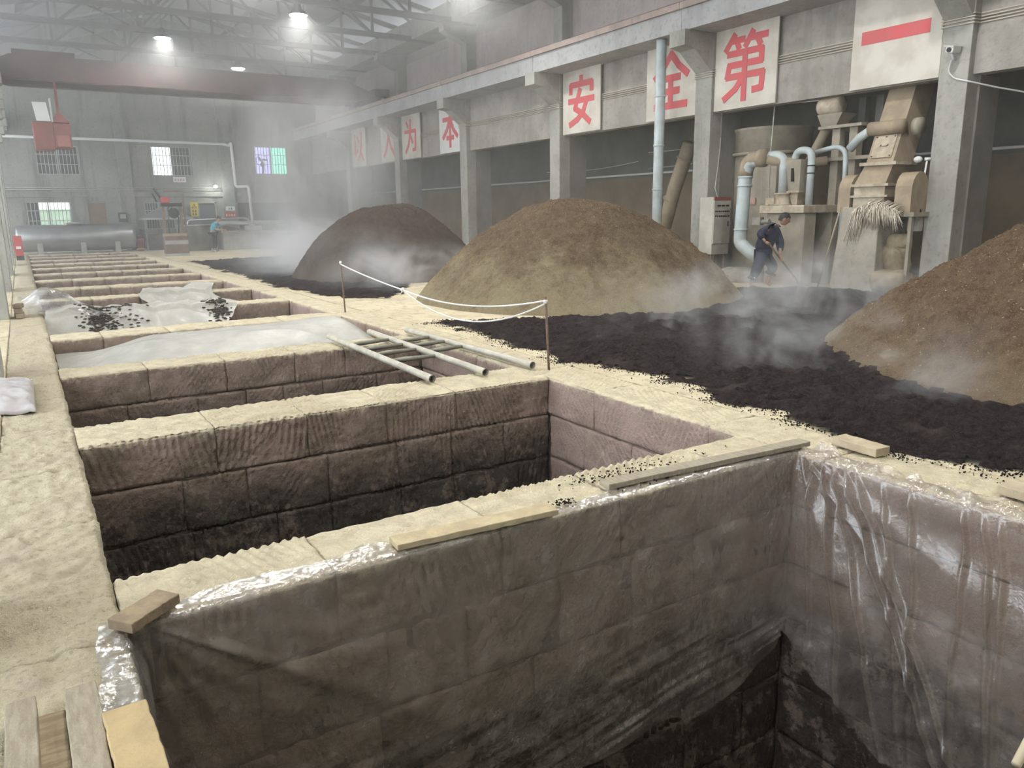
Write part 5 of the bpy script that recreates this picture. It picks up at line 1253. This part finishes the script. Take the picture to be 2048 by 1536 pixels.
def head_mesh(c, fwd, tilt, s=1.0):
    """ellipsoid head with brow, nose, chin and ears; looks along local fwd (x,y), tilted down"""
    n, k = 36, 26; V = []
    th = np.linspace(0, 2*np.pi, n, endpoint=False); ph = np.linspace(-np.pi/2, np.pi/2, k); PH, TH = np.meshgrid(ph, th, indexing='ij')
    x = .098*np.cos(PH)*np.cos(TH); y = .076*np.cos(PH)*np.sin(TH); z = .118*np.sin(PH)
    front = np.clip(np.cos(TH), 0, 1)*np.cos(PH)
    x = np.where(z < -.02, x*(1-.18*np.clip((-z-.02)/.1, 0, 1)*(np.cos(TH) < 0)), x)
    y = y*(1-.28*np.clip(-z/.11, 0, 1))
    g = lambda yc, zc, wy, wz: np.exp(-((y-yc)/wy)**2-((z-zc)/wz)**2)*(np.cos(TH) > .2)
    x = x+.026*g(0, -.02, .014, .022)+.010*g(0, .012, .012, .03)-.010*g(.03, .008, .016, .012)-.010*g(-.03, .008, .016, .012)
    x = x+.008*g(0, .032, .05, .012)+.008*g(0, -.060, .022, .009)+.012*g(0, -.095, .03, .02)-.004*g(0, -.068, .03, .004)
    for sgn in (1, -1): y = y+sgn*.022*np.exp(-((x+.005)/.016)**2-((z-.0)/.032)**2)*(np.sign(y) == sgn)
    ct, st = math.cos(tilt), math.sin(tilt); x, z = x*ct+z*st, -x*st+z*ct
    a = math.atan2(fwd[1], fwd[0]); ca, sa = math.cos(a), math.sin(a); x, y = x*ca-y*sa, x*sa+y*ca
    V = np.stack([x*s+c[0], y*s+c[1], z*s+c[2]], -1).reshape(-1, 3)
    i, j = np.meshgrid(np.arange(k-1), np.arange(n), indexing='ij'); j2 = (j+1) % n
    Fq = np.stack([i*n+j, i*n+j2, (i+1)*n+j2, (i+1)*n+j], -1).reshape(-1, 4).tolist()
    me = bpy.data.meshes.new('h'); me.from_pydata(V.tolist(), [], Fq); return me
def hair_mesh(c, fwd, tilt, s=1.0):
    n, k = 36, 18; th = np.linspace(0, 2*np.pi, n, endpoint=False); q = np.linspace(0, 1, k)
    Q, TH = np.meshgrid(q, th, indexing='ij'); low = np.where(np.cos(TH) > .3, .045, np.where(np.cos(TH) > -.35, .0, -.055))
    low = low+.006*np.sin(TH*9); z = low+(.128-low)*np.sin(Q*np.pi/2); rr = np.sqrt(np.clip(1-(z/.131)**2, 0, 1)); bul = 1.08+.03*fbm(np.cos(TH)*4, np.sin(TH)*4, Q*5, 2)
    x = .100*rr*np.cos(TH)*bul+.006*(np.cos(TH) > .3)*(Q < .3); y = .080*rr*np.sin(TH)*bul
    ct, st = math.cos(tilt), math.sin(tilt); x, z = x*ct+z*st, -x*st+z*ct
    a = math.atan2(fwd[1], fwd[0]); ca, sa = math.cos(a), math.sin(a); x, y = x*ca-y*sa, x*sa+y*ca
    i, j = np.meshgrid(np.arange(k-1), np.arange(n), indexing='ij'); j2 = (j+1) % n
    Fq = np.stack([i*n+j, i*n+j2, (i+1)*n+j2, (i+1)*n+j], -1).reshape(-1, 4).tolist()
    me = bpy.data.meshes.new('hair'); me.from_pydata(np.stack([x*s+c[0], y*s+c[1], z*s+c[2]], -1).reshape(-1, 3).tolist(), [], Fq); return me
def hand(m, wrist, grip, axis, side):
    """palm from wrist to grip point, four fingers and a thumb curled round the shaft (axis)"""
    w, g, ax = Vector(wrist), Vector(grip), Vector(axis).normalized(); d = (g-w).normalized(); nn = ax.cross(d).normalized()*side
    m.tube([w, w.lerp(g, .55), g+nn*.012], [.024, .036, .030], 8)
    for i, L in enumerate((.9, 1.0, .95, .78)):
        b = g+ax*((i-1.5)*.021)+nn*.022
        m.tube([b-d*.02, b+d*.022*L, b+d*.034*L-nn*.022, b+d*.018*L-nn*.044, b-d*.006-nn*.046], [.0095, .0095, .009, .0085, .007], 6)
    b = w.lerp(g, .6)-ax*.03
    m.tube([b, b+d*.02-nn*.018-ax*.006, b+d*.04-nn*.034+ax*.012], [.011, .010, .008], 6)

# worker with the shovel; local x runs along the stride, y away from the pits
wk = thing('person', (12.86, 10.87, 0), 'person in navy work clothes bending to shovel dark grain', 'person', rz=-YAW)
gr1, gr2 = Vector((.05, -.30, .90)), Vector((.34, -.18, .60)); tip = Vector((.74, -.08, .14)); axs = (tip-gr1).normalized()
gr2 = gr1+axs*((gr2-gr1).dot(axs))
J = [(.03, 0, .78), (.08, 0, .95), (.17, 0, 1.14), (.25, 0, 1.25), (.315, 0, 1.32),          # 0 pelvis..4 neck top
     (.13, -.17, 1.19), (-.14, -.25, 1.10), tuple(gr1-axs*.02+Vector((-.07, -.02, .03))),    # 5-7 near arm
     (.31, .14, 1.15), (.39, .04, .88), tuple(gr2+Vector((-.02, .01, .085))),                # 8-10 far arm
     (-.01, -.10, .72), (-.12, -.12, .38), (-.225, -.10, .07), (-.14, -.10, .025),           # 11-14 rear leg
     (.07, .10, .72), (.30, .10, .41), (.19, .10, .08), (.28, .10, .025)]                    # 15-18 front leg
E_ = [(0, 1), (1, 2), (2, 3), (3, 4), (2, 5), (5, 6), (6, 7), (2, 8), (8, 9), (9, 10), (0, 11), (11, 12), (12, 13), (13, 14), (0, 15), (15, 16), (16, 17), (17, 18)]
R_ = [.12, .10, .09, .055, .05, .03, .035, .028, .03, .035, .028, .085, .055, .036, .03, .085, .055, .036, .03]
body = skin(J, E_, R_); hm = MB(); hand(hm, J[7], gr1, axs, 1); hand(hm, J[10], gr2, axs, 1)
HC = (.425, -.01, 1.385); HF = (1, -.15)
me = join(None, (body, 0), (mbmesh(hm), 0), (head_mesh(HC, HF, .35, 1.06), 0)); link('body', me, SKIN, wk, True)
link('hair', hair_mesh(HC, HF, .35, 1.06), HAIR, wk, True)
NAVY = M('navy_cloth', (0.022, 0.028, 0.055), (0.036, 0.042, 0.075), 8, .9, bump=.4, bscale=14)
NAVY2 = M('navy_trousers', (0.040, 0.048, 0.085), (0.060, 0.066, 0.105), 8, .9, bump=.4, bscale=14)
SJ = [(.0, 0, .68), (.05, 0, .88), (.14, 0, 1.10), (.21, 0, 1.21), (.11, -.19, 1.19), (-.15, -.25, 1.11), (-.05, -.27, .98), (.31, .15, 1.15), (.39, .05, .90), (.365, -.06, .74)]
SR = [(.185, .175), (.20, .185), (.19, .19), .105, .12, .10, .085, .115, .095, .065]
sh = skin(SJ, [(0, 1), (1, 2), (2, 3), (2, 4), (4, 5), (5, 6), (2, 7), (7, 8), (8, 9)], SR); so = link('shirt', sh, NAVY, wk, True)
m = MB(); m.tube([(.25+.085*math.cos(a)+.02, .075*math.sin(a), 1.285-.05*math.cos(a)) for a in np.linspace(0, 2*math.pi, 17)], .011, 6); link('collar', mbmesh(m), M('collar_grey', (0.30, 0.31, 0.34), rough=.8), so, True)
TJ = [(.03, 0, .74), (-.01, -.10, .68), (-.115, -.12, .40), (-.185, -.11, .20), (.08, .10, .68), (.30, .10, .42), (.245, .10, .27)]
tr = skin(TJ, [(0, 1), (1, 2), (2, 3), (0, 4), (4, 5), (5, 6)], [(.165, .15), .135, .115, .085, .135, .115, .095]); to = link('trousers', tr, NAVY2, wk, True)
for a, b, r in (((-.178, -.11, .225), (-.195, -.11, .175), .105), ((.255, .10, .30), (.235, .10, .25), .112)):
    m = MB(); m.tube([a, b], r, 14); link('rolled_cuff', mbmesh(m), NAVY2, to, True)
sv = thing('shovel', (0, 0, 0), 'long-handled shovel held by the person in navy, blade in the dark grain', 'shovel')
sv.location = Vector((12.86, 10.87, 0)); sv.rotation_euler = (0, 0, -YAW)
m = MB(); m.tube([gr1-axs*.06, tip], .018, 10); link('handle', mbmesh(m), M('handle_wood', (0.11, 0.075, 0.05), (0.16, 0.11, 0.075), 8, .7), sv, True)
b0 = tip-axs*.02; wv = Vector((0, 1, 0)); m = MB()
m.add([b0+wv*.06, b0-wv*.06, b0+axs*.10+wv*.12, b0+axs*.10-wv*.12, b0+axs*.20+wv*.11-Vector((0, 0, .0)), b0+axs*.20-wv*.11, b0+axs*.19], [(0, 1, 3, 2), (2, 3, 5, 4)])
bo = link('blade', mbmesh(m), STEEL_G, sv); mdf = bo.modifiers.new('t', 'SOLIDIFY'); mdf.thickness = .006

# worker in cyan at the far counter, bending forward
w2 = thing('person', (7.5, 37.9, 0), 'person in a cyan shirt and black trousers leaning over the counter', 'person', rz=-YAW)
J2 = [(-.02, 0, .86), (.02, 0, 1.02), (.12, .02, 1.22), (.20, .03, 1.33), (.24, .04, 1.40), (.10, -.17, 1.24), (.20, -.20, 1.02), (.38, -.12, .98), (.20, .18, 1.24), (.32, .20, 1.02), (.46, .14, .98),
      (-.05, -.09, .82), (-.03, -.09, .45), (-.10, -.09, .07), (-.01, -.09, .03), (.03, .09, .82), (.02, .09, .45), (-.03, .09, .07), (.06, .09, .03)]
body = skin(J2, E_, R_); hm = MB(); hand(hm, J2[7], (.45, -.12, .97), (0, 1, 0), 1); hand(hm, J2[10], (.53, .14, .97), (0, 1, 0), 1)
HC2 = (.285, .05, 1.47); me = join(None, (body, 0), (mbmesh(hm), 0), (head_mesh(HC2, (.8, .6), .5, 1.0), 0)); link('body', me, SKIN, w2, True)
link('hair', hair_mesh(HC2, (.8, .6), .5, 1.0), HAIR, w2, True)
link('shirt', skin([(-.01, 0, .93), (.03, 0, 1.06), (.11, .02, 1.22), (.17, .03, 1.30), (.09, -.17, 1.23), (.17, -.2, 1.07), (.19, .17, 1.23), (.29, .2, 1.07)], [(0, 1), (1, 2), (2, 3), (2, 4), (4, 5), (2, 6), (6, 7)], [(.17, .15), (.16, .15), (.16, .16), .09, .085, .07, .085, .07]), M('cyan_cloth', (0.10, 0.46, 0.62), (0.08, 0.40, 0.55), 6, .85), w2, True)
link('trousers', skin([(-.02, 0, .88), (-.05, -.09, .80), (-.03, -.09, .45), (-.09, -.09, .14), (.03, .09, .80), (.02, .09, .45), (-.02, .09, .14)], [(0, 1), (1, 2), (2, 3), (0, 4), (4, 5), (5, 6)], [.15, .11, .085, .07, .11, .085, .07]), M('black_cloth', (0.012, 0.012, 0.013), rough=.9), w2, True)
for c_ in ((-.03, -.09, .045), (.04, .09, .045)):
    m = MB(); m.blob(c_, (.13, .05, .045), 10, 6); link('shoe', mbmesh(m), M('shoe_white', (0.55, 0.55, 0.53), (0.08, 0.08, 0.08), 9, .7), w2, True)

# ================================================================= HAZE AND STEAM
def haze_mat(name, dens, col=(0.86, 0.87, 0.87), g=.1):
    t = NT(name); t.m.cycles.volume_sampling = 'DISTANCE'; t.n.remove(t.b); v = t.new('ShaderNodeVolumeScatter'); v.inputs['Color'].default_value = (*col, 1)
    v.inputs['Density'].default_value = dens; v.inputs['Anisotropy'].default_value = g; t.l(v.outputs[0], t.out.inputs['Volume']); return t.m
m = MB(); m.box(-7.9, 17.9, -5.8, 43.6, .012, 9.2); m.build('haze', haze_mat('hall_haze', HAZE), label='thin grey haze filling the whole hall', cat='haze', kind='stuff')
m = MB(); m.box(-7.8, 17.8, 15.0, 43.5, .014, 9.1); m.build('haze', haze_mat('far_haze', HAZE_FAR), label='denser grey haze in the half of the hall with the tank', cat='haze', kind='stuff')
m = MB(); m.box(-7.7, 17.7, 18.0, 43.4, 6.2, 9.0); m.build('haze', haze_mat('roof_haze', .040), label='haze gathered under the roof trusses', cat='haze', kind='stuff')
def steam(label, c, r, dens, scale, thr=.42, stretch=(1, 1, 1), seed=0.0):
    t = NT('steam'); t.m.cycles.volume_sampling = 'DISTANCE'; t.n.remove(t.b)
    tc = t.new('ShaderNodeTexCoord'); ob = tc.outputs['Object']
    ln_ = t.new('ShaderNodeVectorMath', operation='LENGTH'); t.l(ob, ln_.inputs[0])
    fall = t.ramp(ln_.outputs['Value'], 1.0, .25)
    mp = t.new('ShaderNodeMapping'); mp.inputs['Location'].default_value = (seed, seed*.7, 0); mp.inputs['Scale'].default_value = stretch; t.l(t.pos(), mp.inputs[0])
    nz = t.ramp(t.noise(scale, 4, .6, vec=mp.outputs[0], dist=.6), thr, .75)
    d = t.math('MULTIPLY', t.math('MULTIPLY', fall, nz), dens)
    v = t.new('ShaderNodeVolumeScatter'); v.inputs['Color'].default_value = (.95, .97, .98, 1); v.inputs['Anisotropy'].default_value = .1
    t.l(d, v.inputs['Density']); t.l(v.outputs[0], t.out.inputs['Volume'])
    mb_ = MB(); mb_.blob((0, 0, 0), 1.0, 20, 12); me = mbmesh(mb_)
    o = link('steam', me, t.m, label=label, cat='steam', kind='stuff'); o.location = c; o.scale = r; return o
steam('steam plume rising behind the dark steaming mound to the crane', (9.6, 28.6, 2.8), (3.4, 6.2, 4.4), .80, .45, .40, (1, 1, .6))
steam('steam rolling over the floor beside the dark steaming mound', (7.0, 22.5, .5), (2.6, 8.0, 1.3), 1.0, .6, .40)
steam('low steam in front of the dark steaming mound', (7.2, 15.8, .35), (2.4, 2.0, .8), 1.2, 1.0, .44)
steam('steam drifting over the dark wet grain', (9.4, 7.2, .30), (4.2, 2.6, .8), 1.7, 1.3, .50)
steam('steam around the shovelling person and mill', (13.2, 9.8, .4), (1.9, 1.7, .9), .6, 1.3, .44)
steam('steam at the foot of the loose brown mound', (6.8, 4.4, .2), (1.8, 2.2, .6), 1.5, 1.5, .50)
